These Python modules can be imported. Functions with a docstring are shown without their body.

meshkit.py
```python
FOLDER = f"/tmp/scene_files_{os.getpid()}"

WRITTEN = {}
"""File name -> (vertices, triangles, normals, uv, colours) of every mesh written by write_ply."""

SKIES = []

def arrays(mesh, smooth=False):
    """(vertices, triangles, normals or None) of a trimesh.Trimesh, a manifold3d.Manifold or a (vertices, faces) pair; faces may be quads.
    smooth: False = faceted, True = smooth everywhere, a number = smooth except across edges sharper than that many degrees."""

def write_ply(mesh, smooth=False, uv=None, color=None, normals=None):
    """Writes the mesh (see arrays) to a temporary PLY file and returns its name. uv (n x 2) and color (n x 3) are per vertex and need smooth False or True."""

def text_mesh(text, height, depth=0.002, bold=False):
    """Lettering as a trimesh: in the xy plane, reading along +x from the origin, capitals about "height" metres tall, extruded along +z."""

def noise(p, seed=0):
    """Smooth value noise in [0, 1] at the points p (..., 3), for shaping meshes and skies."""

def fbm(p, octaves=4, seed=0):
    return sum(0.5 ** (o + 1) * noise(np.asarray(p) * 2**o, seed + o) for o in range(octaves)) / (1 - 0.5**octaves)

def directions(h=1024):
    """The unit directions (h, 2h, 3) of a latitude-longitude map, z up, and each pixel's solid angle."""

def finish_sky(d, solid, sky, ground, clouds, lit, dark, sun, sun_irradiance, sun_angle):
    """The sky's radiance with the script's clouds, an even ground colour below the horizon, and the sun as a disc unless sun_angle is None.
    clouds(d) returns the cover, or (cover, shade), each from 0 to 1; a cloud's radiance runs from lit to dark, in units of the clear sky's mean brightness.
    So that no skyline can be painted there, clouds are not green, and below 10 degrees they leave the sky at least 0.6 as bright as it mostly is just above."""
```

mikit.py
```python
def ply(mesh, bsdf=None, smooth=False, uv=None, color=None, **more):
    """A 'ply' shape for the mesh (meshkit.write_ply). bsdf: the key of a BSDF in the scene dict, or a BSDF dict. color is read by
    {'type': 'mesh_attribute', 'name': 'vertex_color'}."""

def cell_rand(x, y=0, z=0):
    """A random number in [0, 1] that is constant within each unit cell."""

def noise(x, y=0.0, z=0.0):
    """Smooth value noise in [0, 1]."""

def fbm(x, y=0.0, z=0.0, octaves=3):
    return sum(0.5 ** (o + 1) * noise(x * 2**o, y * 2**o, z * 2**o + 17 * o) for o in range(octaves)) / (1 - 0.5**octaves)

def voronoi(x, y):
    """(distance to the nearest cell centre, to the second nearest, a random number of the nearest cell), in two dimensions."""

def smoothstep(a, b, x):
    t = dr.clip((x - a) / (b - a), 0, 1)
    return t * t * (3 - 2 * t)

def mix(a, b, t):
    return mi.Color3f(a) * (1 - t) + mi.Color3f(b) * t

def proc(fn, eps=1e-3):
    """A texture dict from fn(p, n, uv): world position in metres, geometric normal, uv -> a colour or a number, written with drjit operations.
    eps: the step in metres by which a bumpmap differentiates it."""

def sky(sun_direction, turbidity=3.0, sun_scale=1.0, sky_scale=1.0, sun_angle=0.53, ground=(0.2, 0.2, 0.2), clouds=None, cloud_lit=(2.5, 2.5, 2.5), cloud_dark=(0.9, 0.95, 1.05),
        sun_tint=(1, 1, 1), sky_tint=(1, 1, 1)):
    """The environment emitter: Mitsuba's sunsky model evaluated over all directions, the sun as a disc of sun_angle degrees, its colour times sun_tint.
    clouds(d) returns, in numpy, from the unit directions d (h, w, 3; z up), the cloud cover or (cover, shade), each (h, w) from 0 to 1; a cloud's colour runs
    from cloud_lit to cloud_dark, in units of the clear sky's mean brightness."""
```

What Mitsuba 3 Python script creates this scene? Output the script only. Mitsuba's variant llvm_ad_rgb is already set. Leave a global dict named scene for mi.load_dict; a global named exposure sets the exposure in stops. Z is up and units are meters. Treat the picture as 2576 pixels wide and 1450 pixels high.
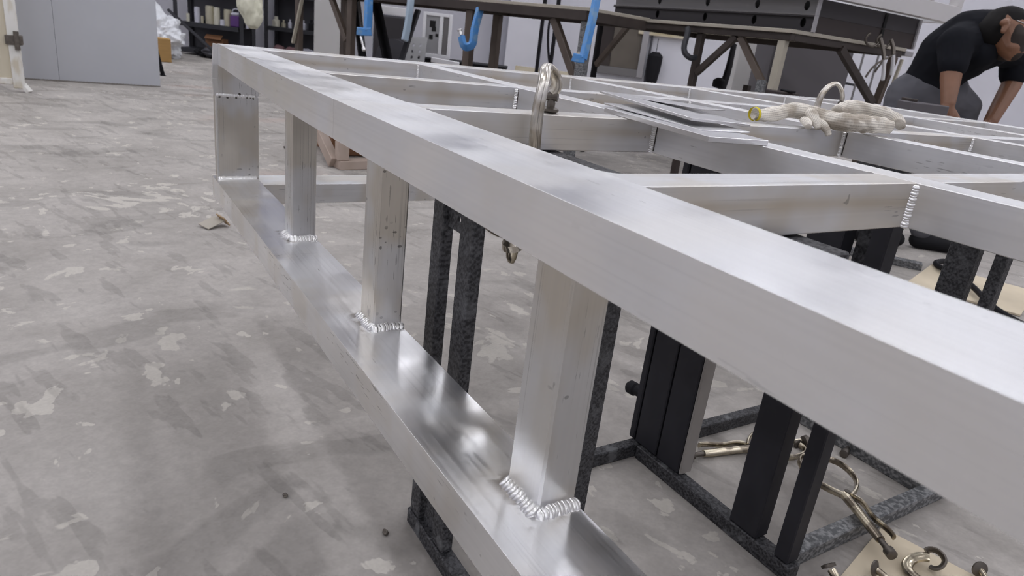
import math
import numpy as np
import shapely
import trimesh
import manifold3d as m3
import mitsuba as mi
import drjit as dr
import mikit
import meshkit
from mikit import proc, noise, fbm, voronoi, cell_rand, smoothstep, mix

T = mi.ScalarTransform4f
scene, labels = {}, {}
rng = np.random.default_rng(7)

# ------------------------------------------------------------------ camera, light, exposure
exposure = 0.78
EYE = np.array([1.751661, -0.289880, 0.82])
FWD = np.array([-0.78354481, 0.51786632, -0.34332493])
UP = np.array([-0.35151303, 0.08616960, 0.93220888])
scene['camera'] = {'type': 'thinlens', 'fov': 2 * math.degrees(math.atan(1288 / 1737.57)), 'fov_axis': 'x',
                   'aperture_radius': 0.0009, 'focus_distance': 1.0, 'near_clip': 0.02, 'far_clip': 200.0,
                   'to_world': T().look_at(origin=EYE.tolist(), target=(EYE + FWD).tolist(), up=UP.tolist())}
LAMP_POWER = 9.6
CEIL = 5.0
LAMP_SPOTS = [(x, y) for y in np.arange(-6.6, 14.0, 2.7) for x in np.arange(-11.2, 9.0, 2.7)]

# ------------------------------------------------------------------ helpers
def key_for(base, parent=None):
    k = base if parent is None else parent + '__' + base
    n, c = 0, k
    while c in scene or c in labels or any(s.startswith(c + '__') for s in scene):
        n += 1
        c = f'{k}_{n:03d}'
    return c


def add(base, mesh, mat, parent=None, smooth=30, uv=None):
    k = key_for(base, parent)
    scene[k] = mikit.ply(mesh, mat, smooth=smooth, uv=uv)
    return k


def tag(k, label=None, cat=None, group=None, kind=None):
    labels[k] = {a: b for a, b in (('label', label), ('category', cat), ('group', group), ('kind', kind)) if b}
    return k


def thing(base, label, cat, group=None):
    k = key_for(base)
    return tag(k, label, cat, group)


def cat_(*ms):
    return trimesh.util.concatenate([m for m in ms])


def box(p, q, b=0.001):
    """Axis-aligned box from corner p to corner q with chamfered edges."""
    p, q = np.minimum(p, q).astype(float), np.maximum(p, q).astype(float)
    b = min(b, 0.45 * (q - p).min())
    pts = []
    for i in range(3):
        lo, hi = p + b, q - b
        lo[i], hi[i] = p[i], q[i]
        pts += [[(lo, hi)[a][0], (lo, hi)[c][1], (lo, hi)[d][2]] for a in (0, 1) for c in (0, 1) for d in (0, 1)]
    return trimesh.convex.convex_hull(np.array(pts))


def frame_of(d, up=(0, 0, 1)):
    d = np.asarray(d, float); d = d / np.linalg.norm(d)
    up = np.asarray(up, float)
    if abs(d @ up) / np.linalg.norm(up) > 0.97:
        up = np.array([1.0, 0, 0])
    s = np.cross(up, d); s /= np.linalg.norm(s)
    return d, s, np.cross(d, s)


def bar(p0, p1, w, h, b=0.001, up=(0, 0, 1)):
    """Bar from p0 to p1; w across, h along up."""
    p0, p1 = np.asarray(p0, float), np.asarray(p1, float)
    L = np.linalg.norm(p1 - p0)
    m = box([0, -w / 2, -h / 2], [L, w / 2, h / 2], b)
    d, s, u = frame_of(p1 - p0, up)
    M = np.eye(4); M[:3, 0], M[:3, 1], M[:3, 2], M[:3, 3] = d, s, u, p0
    m.apply_transform(M)
    return m


def slab(c, size, rz=0.0, tilt=(0, 0), b=0.0005):
    m = box(-np.array(size) / 2, np.array(size) / 2, b)
    R = trimesh.transformations.euler_matrix(tilt[0], tilt[1], rz)
    R[:3, 3] = c
    m.apply_transform(R)
    return m


def tube(path, radii, seg=14, squash=1.0, up=(0, 0, 1), caps=True, rect=False):
    """Swept tube. radii: number, list, or list of (across, along up). Returns trimesh and uv."""
    path = np.asarray(path, float)
    n = len(path)
    rr = np.ones((n, 2)) * (np.asarray(radii, float) if np.ndim(radii) == 2 else np.asarray(radii, float).reshape(-1, 1))
    rr = rr * np.array([1, squash])
    tan = np.gradient(path, axis=0)
    tan /= np.linalg.norm(tan, axis=1, keepdims=True)
    u = frame_of(tan[0], up)[2]
    ang = np.arange(seg) * 2 * np.pi / seg
    if rect:
        ring = np.array([[1, .8], [.8, 1], [-.8, 1], [-1, .8], [-1, -.8], [-.8, -1], [.8, -1], [1, -.8]]); seg = 8
    else:
        ring = np.stack([np.cos(ang), np.sin(ang)], 1)
    V, UV = [], []
    acc = 0
    for i in range(n):
        t = tan[i]
        u = u - t * (u @ t); u /= np.linalg.norm(u)
        s = np.cross(u, t)
        if i:
            acc += np.linalg.norm(path[i] - path[i - 1])
        for k, (a, c) in enumerate(ring):
            V.append(path[i] + s * a * rr[i, 0] + u * c * rr[i, 1])
            UV.append((k / seg, acc))
    F = []
    for i in range(n - 1):
        for k in range(seg):
            a, b2 = i * seg + k, i * seg + (k + 1) % seg
            F += [[a, b2, b2 + seg], [a, b2 + seg, a + seg]]
    if caps:
        for i, fl in ((0, True), (n - 1, False)):
            V.append(path[i]); UV.append((0, acc if i else 0)); c = len(V) - 1
            for k in range(seg):
                a, b2 = i * seg + k, i * seg + (k + 1) % seg
                F.append([c, b2, a] if fl else [c, a, b2])
    m = trimesh.Trimesh(np.array(V), np.array(F), process=False)
    m.fix_normals() if False else None
    return m, np.array(UV)


def tb(path, radii, seg=12, **k):
    m = tube(path, radii, seg, **k)[0]
    trimesh.repair.fix_normals(m)
    return m


def spline(pts, n=8):
    pts = np.asarray(pts, float)
    if len(pts) < 3:
        return np.array([pts[0] + (pts[-1] - pts[0]) * t for t in np.linspace(0, 1, n)])
    from scipy.interpolate import CubicSpline
    d = np.r_[0, np.cumsum(np.linalg.norm(np.diff(pts, axis=0), axis=1) + 1e-9)]
    return CubicSpline(d, pts)(np.linspace(0, d[-1], n * (len(pts) - 1) + 1))


def cyl(p0, p1, r, seg=20, b=0.0):
    p0, p1 = np.asarray(p0, float), np.asarray(p1, float)
    if b:
        d = (p1 - p0) / np.linalg.norm(p1 - p0)
        return tb([p0, p0 + d * b, p1 - d * b, p1], [r - b, r, r, r - b], seg) if False else lathe([(r - b, 0), (r, b), (r, np.linalg.norm(p1 - p0) - b), (r - b, np.linalg.norm(p1 - p0))], p0, p1 - p0, seg)
    return lathe([(r, 0), (r, np.linalg.norm(p1 - p0))], p0, p1 - p0, seg)


def lathe(prof, origin=(0, 0, 0), axis=(0, 0, 1), seg=24):
    prof = [(0, prof[0][1])] + list(prof) + [(0, prof[-1][1])]
    m = trimesh.creation.revolve(np.array(prof, float), sections=seg)
    d, s, u = frame_of(axis)
    M = np.eye(4); M[:3, 0], M[:3, 1], M[:3, 2], M[:3, 3] = s, u, d, origin
    m.apply_transform(M)
    trimesh.repair.fix_normals(m)
    return m


def move(m, M):
    m = m.copy(); m.apply_transform(M); return m


def rot_z(a, c):
    M = trimesh.transformations.rotation_matrix(a, [0, 0, 1]); M[:3, 3] = c
    return M


def weld(p0, p1, r, up, n=None, lvl=2, seed=0):
    """A ripple of overlapping puddles from p0 to p1 (one mesh)."""
    g = np.random.default_rng(seed)
    p0, p1, up = np.asarray(p0, float), np.asarray(p1, float), np.asarray(up, float)
    L = np.linalg.norm(p1 - p0)
    n = n or max(3, int(L / (r * 0.56)))
    d = (p1 - p0) / L
    s = np.cross(up, d); s /= np.linalg.norm(s); u = np.cross(d, s)
    out = []
    for i in range(n):
        m = trimesh.creation.icosphere(lvl)
        k = r * g.uniform(0.85, 1.12)
        a = g.uniform(0.38, 0.62)
        v = m.vertices * [k * 0.46, k * g.uniform(0.85, 1.15), k * a]
        v[:, 0] += 0.55 * v[:, 2] + .10 * k * np.cos(2.2 * v[:, 1] / k)
        c = p0 + d * L * (i + 0.5) / n + s * g.uniform(-.08, .08) * r
        m.vertices = c + v[:, :1] * d + v[:, 1:2] * s + v[:, 2:] * u
        out.append(m)
    return cat_(*out)


# ------------------------------------------------------------------ materials
def twos(d):
    return {'type': 'twosided', 'bsdf': d}


def P(color, rough=0.5, metal=0.0, spec=0.5, **k):
    c = color if isinstance(color, dict) else {'type': 'rgb', 'value': list(color)}
    r = rough if isinstance(rough, dict) else float(rough)
    return {'type': 'principled', 'base_color': c, 'roughness': r, 'metallic': float(metal), 'specular': spec, **k}


def solid(name, color, rough=0.55, metal=0.0, **k):
    scene[name] = twos(P(color, rough, metal, **k))
    return name


def alu(name, axis, stain=0.5, tone=0.86, r0=0.26, soot=False, ramp=0.16, band=False):
    """Mill-finish aluminium, streaks along the given axis; warm heat tint and faint dirt."""
    def coords(p):
        c = [p.x, p.y, p.z]
        a = c.pop(axis)
        return a, c[0], c[1]

    def col(p, n, uv):
        a, b, c = coords(p)
        streak = noise(b * 420 + 3, c * 420, a * 5) * 0.6 + noise(b * 130, c * 130 + 9, a * 2.5) * 0.4
        marks = smoothstep(0.80, 0.86, noise(a * 48, b * 480, c * 480)) * smoothstep(0.58, 0.72, noise(a * 8 + 4, b * 26, c * 26))
        big = fbm(p.x * 7 + 3, p.y * 7, p.z * 7, 3)
        warm = dr.clip(smoothstep(0.40, 0.68, fbm(p.x * 13 + 31, p.y * 13 + 7, p.z * 8 + 2, 3)) * stain, 0, 1)
        lines = smoothstep(0.72, 0.86, noise(b * 620 + 1, c * 620, a * 3.5)) * smoothstep(0.4, 0.7, noise(b * 40, c * 40 + 2, a * 6))
        speck = smoothstep(0.83, 0.88, noise(p.x * 140, p.y * 140, p.z * 140)) * smoothstep(0.55, 0.75, noise(p.x * 17 + 5, p.y * 17, p.z * 17))
        v = tone * (0.93 + 0.08 * streak + 0.07 * (big - 0.5)) * (1 - 0.16 * lines * stain) * (1 - 0.35 * marks)
        base = mix((0.985, 0.99, 1.0), (0.885, 0.835, 0.75), warm) * v
        base = base * (1 - 0.45 * speck * stain)
        if band:                      # tan reflection of the near rail, painted along the tube flank
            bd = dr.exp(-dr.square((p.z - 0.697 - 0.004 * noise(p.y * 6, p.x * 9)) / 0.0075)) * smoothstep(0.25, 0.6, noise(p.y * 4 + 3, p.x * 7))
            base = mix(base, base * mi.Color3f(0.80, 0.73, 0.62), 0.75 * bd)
        if soot:                      # smoke left by the welding round each post foot
            d = mi.Float(1.0)
            for xc in (0.423, 0.8575, 1.298, 1.7275):
                d = dr.minimum(d, dr.maximum(dr.abs(p.x - xc) - 0.030, dr.abs(p.y - 0.073) - 0.027))
            sm = dr.exp(-dr.square(dr.maximum(d - 0.004, 0) / 0.008)) * smoothstep(0.38, 0.62, fbm(p.x * 70, p.y * 70, 3.0, 3))
            base = mix(base, base * mi.Color3f(0.30, 0.27, 0.24), 0.8 * sm)
        return base

    def rough(p, n, uv):
        a, b, c = coords(p)
        return r0 + ramp * smoothstep(0.2, 0.8, fbm(p.x * 13, p.y * 13 + 4, p.z * 13, 3)) + 0.07 * noise(b * 350, c * 350, a * 4)
    scene[name] = twos(P(proc(col), proc(rough), 1.0))
    return name


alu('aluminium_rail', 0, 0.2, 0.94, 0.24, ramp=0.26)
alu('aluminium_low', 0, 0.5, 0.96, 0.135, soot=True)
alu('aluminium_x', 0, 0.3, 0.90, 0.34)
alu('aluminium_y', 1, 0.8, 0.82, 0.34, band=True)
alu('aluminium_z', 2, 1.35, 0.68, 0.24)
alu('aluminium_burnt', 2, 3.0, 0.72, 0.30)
solid('weld_metal', (0.78, 0.78, 0.77), 0.28, 1.0)
solid('soot', (0.05, 0.045, 0.04), 0.8)


FLAKES = [(-0.04, -0.20, 0.14), (0.30, -0.44, 0.13), (0.50, -0.32, 0.12), (0.67, -0.36, 0.10), (0.17, -0.11, 0.10), (0.0, -0.39, 0.10), (0.10, 0.78, 0.22), (0.27, 0.66, 0.15), (1.05, 0.57, 0.13), (0.9, 0.60, 0.10), (-1.4, 0.0, 0.3)]


def concrete(p, n, uv):
    x, y = p.x, p.y
    wx = x + 0.25 * fbm(x * 3, y * 3, 1.0, 2)
    wy = y + 0.25 * fbm(x * 3 + 9, y * 3, 2.0, 2)
    big = fbm(wx * 1.1, wy * 1.1, 0.5, 4)
    mid = fbm(wx * 5, wy * 5, 3.0, 4)
    fine = fbm(x * 60, y * 60, 5.0, 3)
    c = mix((0.285, 0.267, 0.246), (0.375, 0.353, 0.328), smoothstep(0.25, 0.75, 0.4 * big + 0.6 * mid))
    c = c * (0.90 + 0.2 * fine)
    spot = mi.Float(0.0)
    for cx, cy, r in FLAKES:
        spot = dr.maximum(spot, dr.exp(-(dr.square(x - cx) + dr.square(y - cy)) / (r * r)))
    flake = smoothstep(0.71, 0.74, fbm(wx * 17 + 11, wy * 17 + 3, 0.0, 5) + 0.15 * spot + 0.10 * (fbm(x * 0.8 + 4, y * 0.8, 7.0, 2) - 0.5))
    sweep = fbm((x * 0.5 - y) * 5, (x + y * 0.5) * 0.6, 6.0, 3)
    c = c * (0.93 + 0.14 * sweep)
    c = mix(c, mi.Color3f(0.47, 0.445, 0.40), 0.8 * flake)
    dark = smoothstep(0.60, 0.72, fbm(wx * 8 + 2, wy * 3.2 + 8, 4.0, 4))
    c = c * (1 - 0.16 * dark)
    red = smoothstep(0.66, 0.8, fbm(x * 1.6 + 7, y * 1.6 + 1, 9.0, 3))
    c = mix(c, c * mi.Color3f(1.0, 0.92, 0.90), red)
    scuff = smoothstep(0.62, 0.70, fbm((x + y * .3) * 6, (y - x * .3) * 26, 8.0, 4))
    grit = fbm(x * 210, y * 210, 2.0, 2)
    return c * (1 - 0.16 * scuff) * (0.94 + 0.12 * grit)


def concrete_rough(p, n, uv):
    return 0.55 + 0.3 * fbm(p.x * 4, p.y * 4, 1.0, 3)


scene['concrete'] = twos({'type': 'bumpmap', 'arbitrary': proc(lambda p, n, uv: fbm(p.x * 35, p.y * 35, 1.0, 3), 2e-3), 'scale': 0.004,
                          'bsdf': P(proc(concrete), proc(concrete_rough), 0.0, 0.35)})


def plaster(base, amp):
    return proc(lambda p, n, uv: mix(base, [c * amp for c in base], fbm(p.x * 1.3 + p.z, p.y * 1.3, p.z * 1.7, 4)))


solid('wall_paint', plaster((0.68, 0.68, 0.73), 0.86), 0.8)
solid('wall_grey', plaster((0.52, 0.52, 0.57), 0.85), 0.8)
solid('ceiling_white', (0.80, 0.80, 0.80), 0.9)
solid('column_paint', plaster((0.50, 0.49, 0.48), 0.88), 0.8)
solid('panel_grey', proc(lambda p, n, uv: mix((0.46, 0.475, 0.51), (0.50, 0.515, 0.55), fbm(p.x, p.y * 2, p.z * 2, 3))), 0.45)


def worn_black(p, n, uv):
    k = fbm(p.x * 320, p.y * 320, p.z * 240, 3)
    w = smoothstep(0.63, 0.72, fbm(p.x * 28 + 5, p.y * 28, p.z * 22, 4))
    low = smoothstep(0.10, 0.02, p.z)
    return mix(mix((0.012, 0.012, 0.014), (0.066, 0.067, 0.072), smoothstep(0.25, 0.8, k)), mi.Color3f(0.16, 0.165, 0.17), w * (0.22 + 0.35 * low))


scene['black_steel'] = twos({'type': 'bumpmap', 'arbitrary': proc(lambda p, n, uv: fbm(p.x * 160, p.y * 160, p.z * 160, 2), 5e-4), 'scale': 0.0015,
                             'bsdf': P(proc(worn_black), 0.55, 0.0, 0.4)})
solid('black_paint', proc(lambda p, n, uv: mix((0.011, 0.011, 0.015), (0.022, 0.022, 0.027), fbm(p.x * 30, p.y * 30, p.z * 12, 3))), 0.6, spec=0.3)
solid('pale_edge', (0.22, 0.205, 0.19), 0.5)
solid('galvanised', proc(lambda p, n, uv: mix((0.10, 0.105, 0.11), (0.27, 0.275, 0.28), smoothstep(0.35, 0.7, fbm(p.x * 160, p.y * 160, p.z * 160, 3)))), 0.5, 0.4)
solid('nickel', proc(lambda p, n, uv: mix((0.70, 0.67, 0.61), (0.48, 0.43, 0.35), smoothstep(0.45, 0.7, fbm(p.x * 45, p.y * 45, p.z * 45, 3)))), 0.27, 1.0)
solid('brass_nickel', proc(lambda p, n, uv: mix((0.58, 0.52, 0.40), (0.24, 0.205, 0.16), smoothstep(0.42, 0.62, fbm(p.x * 60, p.y * 60, p.z * 60, 3)))), 0.24, 1.0)
solid('dark_screw', (0.13, 0.115, 0.10), 0.4, 0.8)
solid('blue_paint', proc(lambda p, n, uv: mix((0.07, 0.24, 0.55), (0.16, 0.30, 0.48), smoothstep(0.5, 0.7, fbm(p.x * 25, p.y * 25, p.z * 25, 3)))), 0.4)
solid('pale_blue_paint', (0.30, 0.38, 0.46), 0.45)
solid('table_edge', proc(lambda p, n, uv: mix((0.40, 0.36, 0.29), (0.30, 0.28, 0.24), fbm(p.x * 8, p.y * 8, p.z * 20, 3))), 0.5)
solid('table_dark', proc(lambda p, n, uv: mix((0.022, 0.015, 0.013), (0.048, 0.036, 0.030), fbm(p.x * 9, p.y * 9, p.z * 9, 3))), 0.6)
solid('brown_steel', proc(lambda p, n, uv: mix((0.05, 0.035, 0.027), (0.12, 0.094, 0.075), fbm(p.x * 12, p.y * 12, p.z * 6, 3))), 0.5)
solid('beige_steel', proc(lambda p, n, uv: mix((0.42, 0.39, 0.31), (0.33, 0.30, 0.25), fbm(p.x * 12, p.y * 12, p.z * 6, 3))), 0.5)
solid('channel_light', (0.36, 0.35, 0.36), 0.4, 0.5)
solid('channel_dark', (0.024, 0.021, 0.024), 0.6)
solid('box_brown', (0.026, 0.018, 0.017), 0.65)
solid('hole_black', (0.008, 0.008, 0.008), 0.9)
solid('white_metal', (0.70, 0.70, 0.72), 0.4)
solid('shelf_steel', (0.022, 0.023, 0.028), 0.6)
solid('shelf_back', (0.060, 0.060, 0.070), 0.6)
solid('matt_black', (0.008, 0.008, 0.010), 0.7, spec=0.25)
solid('cardboard_brown', proc(lambda p, n, uv: mix((0.40, 0.24, 0.085), (0.34, 0.20, 0.07), fbm(p.x * 14, p.y * 14, p.z * 60, 3))), 0.8)
solid('cardboard_pale', proc(lambda p, n, uv: mix((0.62, 0.54, 0.40), (0.54, 0.47, 0.35), fbm(p.x * 9, p.y * 9, 1.0, 3))), 0.75)
solid('white_plastic', (0.74, 0.76, 0.79), 0.4)
solid('cream_cloth', (0.60, 0.59, 0.47), 0.85)
solid('gate_white', proc(lambda p, n, uv: mix((0.72, 0.71, 0.67), (0.55, 0.50, 0.40), smoothstep(0.55, 0.75, fbm(p.x * 18, p.y * 18, p.z * 5, 4)))), 0.5)
solid('gate_cream', proc(lambda p, n, uv: mix((0.62, 0.58, 0.47), (0.50, 0.44, 0.32), fbm(p.x * 10, p.y * 10, p.z * 4, 4))), 0.55)
solid('rusty_hinge', proc(lambda p, n, uv: mix((0.07, 0.06, 0.05), (0.16, 0.14, 0.12), fbm(p.x * 60, p.y * 60, p.z * 60, 3))), 0.6, 0.3)
solid('tin', (0.50, 0.47, 0.36), 0.35, 0.5)
solid('tin_pale', (0.62, 0.60, 0.50), 0.4, 0.2)
solid('purple', (0.10, 0.035, 0.18), 0.4)
solid('clear_white', (0.55, 0.55, 0.62), 0.3)
solid('orange_brown', (0.20, 0.095, 0.045), 0.7)
solid('pink_rag', (0.30, 0.17, 0.18), 0.8)
solid('plywood', proc(lambda p, n, uv: mix((0.55, 0.50, 0.38), (0.44, 0.36, 0.20), smoothstep(0.4, 0.7, fbm(p.x * 2, p.y * 2, p.z * 9, 3)))), 0.7)
solid('pallet_wood', proc(lambda p, n, uv: mix((0.44, 0.36, 0.31), (0.33, 0.26, 0.21), fbm(p.x * 12, p.y * 12, p.z * 5, 3))), 0.75)
solid('tan_wood', (0.34, 0.24, 0.14), 0.7)


def knit(p, n, uv):
    rib = 0.5 + 0.5 * dr.cos(uv.x * 2 * math.pi * 20)
    row = 0.5 + 0.5 * dr.cos(uv.y * 2 * math.pi * 260)
    dirt = smoothstep(0.40, 0.72, fbm(p.x * 40, p.y * 40, p.z * 40, 3))
    return mix(mix((0.74, 0.705, 0.63), (0.42, 0.375, 0.31), dirt), mi.Color3f(0.24, 0.21, 0.17), (1 - rib) * 0.62 * (0.6 + 0.4 * row))


scene['knit'] = twos(P(proc(knit), 0.95, 0.0, 0.1, sheen=0.5))
solid('yellow_hem', (0.58, 0.48, 0.03), 0.9)
solid('plate_alu', proc(lambda p, n, uv: mix((0.86, 0.86, 0.87), (0.74, 0.74, 0.75), fbm(p.x * 30, p.y * 30, p.z * 30, 3))), 0.30, 1.0)
solid('plate_grey', (0.20, 0.20, 0.205), 0.5)
solid('channel_mid', (0.17, 0.165, 0.165), 0.4, 0.3)
solid('pale_alu', (0.56, 0.545, 0.54), 0.45, 0.2)
solid('pane_grey', (0.30, 0.30, 0.31), 0.2)
solid('cab_brown', proc(lambda p, n, uv: mix((0.085, 0.072, 0.058), (0.13, 0.112, 0.09), fbm(p.x * 3, p.y * 3, p.z * 3, 3))), 0.6)
solid('cab_dark', (0.082, 0.076, 0.082), 0.55)
solid('shirt', proc(lambda p, n, uv: mix((0.005, 0.0055, 0.008), (0.009, 0.010, 0.014), fbm(p.x * 9, p.y * 9, p.z * 9, 3))), 0.9, 0.0, spec=0.2)
solid('jeans', proc(lambda p, n, uv: mix((0.055, 0.057, 0.068), (0.12, 0.12, 0.135), fbm(p.x * 12, p.y * 12, p.z * 12, 3))), 0.85)
solid('skin', proc(lambda p, n, uv: mix((0.14, 0.062, 0.031), (0.20, 0.094, 0.052), fbm(p.x * 14, p.y * 14, p.z * 14, 3))), 0.5)
solid('hair', (0.005, 0.0042, 0.004), 0.75, spec=0.2)
solid('stubble', (0.035, 0.028, 0.025), 0.8, spec=0.2)
solid('lens_clear', (0.30, 0.30, 0.32), 0.1)
scene['lamp_glow'] = twos(P((0.8, 0.8, 0.8), 0.6))

# ------------------------------------------------------------------ the room
A, B = np.array([-9.574, 6.761]), np.array([-0.871, 16.925])
Cc, Dd, Ee = np.array([9.0, 13.0]), np.array([9.0, -8.0]), np.array([-13.645, -7.662])
poly = [A, B, Cc, Dd, Ee]


def flat(poly, z0, z1):
    import shapely
    m = trimesh.creation.extrude_polygon(shapely.Polygon(poly), z1 - z0, engine='earcut')
    m.apply_translation([0, 0, z0])
    return m


add('floor', flat(poly, -0.12, 0.0), 'concrete', smooth=False)
tag('floor', kind='structure')
add('ceiling', flat(poly, CEIL, CEIL + 0.12), 'ceiling_white', smooth=False)
tag('ceiling', kind='structure')
ctr = np.mean(poly, 0)
for nm, p, q, mat in (('wall_left', Ee, A, 'wall_grey'), ('wall_back', A, B, 'wall_paint'), ('wall_right', B, Cc, 'wall_paint'), ('wall_rear', Cc, Dd, 'wall_paint'), ('wall_side', Dd, Ee, 'wall_paint')):
    d = (q - p) / np.linalg.norm(q - p)
    nrm = np.array([-d[1], d[0]])
    if nrm @ (ctr - p) > 0:
        nrm = -nrm
    m = bar([*(p + nrm * 0.1 - d * 0.1), CEIL / 2], [*(q + nrm * 0.1 + d * 0.1), CEIL / 2], 0.2, CEIL, 0.0005)
    add(nm, m, mat, smooth=False)
    tag(nm, kind='structure')
# painted concrete column between the racks and the steel table
add('trim_1', bar([-9.03, 3.09, 0], [-9.03, 3.09, CEIL], 0.44, 0.40, 0.01, up=(-0.857, 0.515, 0)), 'column_paint')
tag('trim_1', 'grey concrete column behind the brown table leg', kind='structure')
# pilaster in the corner of the two walls
add('trim_2', bar([-9.216, 6.537, 0], [-9.216, 6.537, CEIL], 0.55, 0.5, 0.01, up=(-0.857, 0.515, 0)), 'wall_paint')
tag('trim_2', kind='structure')

for i, (x, y) in enumerate(LAMP_SPOTS):
    if not shapely.Polygon(poly).buffer(-0.9).contains(shapely.Point(x, y)):
        continue
    t = thing('ceiling_lamp', 'long white ceiling lamp with glowing diffuser', 'lamp', 'ceiling lamps')
    add('housing', box([x - 0.65, y - 0.19, CEIL - 0.06], [x + 0.65, y + 0.19, CEIL - 0.001], 0.004), 'white_metal', t)
    k = key_for('diffuser', t)
    v = np.array([[x - .62, y - .16, CEIL - .0615], [x + .62, y - .16, CEIL - .0615], [x + .62, y + .16, CEIL - .0615], [x - .62, y + .16, CEIL - .0615]])
    scene[k] = mikit.ply((v, np.array([[0, 2, 1], [0, 3, 2]])), 'lamp_glow', emitter={'type': 'area', 'radiance': {'type': 'rgb', 'value': [LAMP_POWER * c for c in (0.97, 0.977, 1.045)]}})

# ------------------------------------------------------------------ the welded aluminium frame
ZT, ZU = 0.72, 0.6715          # top rail
ZB, ZL = 0.397, 0.346         # bottom rail
fr = thing('welded_frame', 'large bright aluminium lattice frame of welded box tubes filling the picture', 'metal frame')


def bow(x):
    return 0.027 * np.clip((0.75 - x) / 0.83, 0, 1) ** 1.3


def rail(x0, x1, z0, z1, yin, b=0.0002, n=None, off=-0.016, bowed=True):
    """Box tube along x whose outer face follows the slight bow of the real tube."""
    xs = np.linspace(x0, x1, n or max(2, int((x1 - x0) / 0.06)))
    V, F = [], []
    for x in xs:
        y0 = off + (bow(x) if bowed else 0)
        ring = [(y0 + b, z0), (yin - b, z0), (yin, z0 + b), (yin, z1 - b), (yin - b, z1), (y0 + b, z1), (y0, z1 - b), (y0, z0 + b)]
        V += [(x, y, z) for y, z in ring]
    for i in range(len(xs) - 1):
        for k in range(8):
            a, c = i * 8 + k, i * 8 + (k + 1) % 8
            F += [[a, a + 8, c + 8], [a, c + 8, c]]
    for i, fl in ((0, 0), (len(xs) - 1, 1)):
        for k in range(1, 7):
            t = [i * 8, i * 8 + k, i * 8 + k + 1]
            F.append(t if not fl else t[::-1])
    m = trimesh.Trimesh(np.array(V), np.array(F), process=False)
    trimesh.repair.fix_normals(m)
    return m


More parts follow.
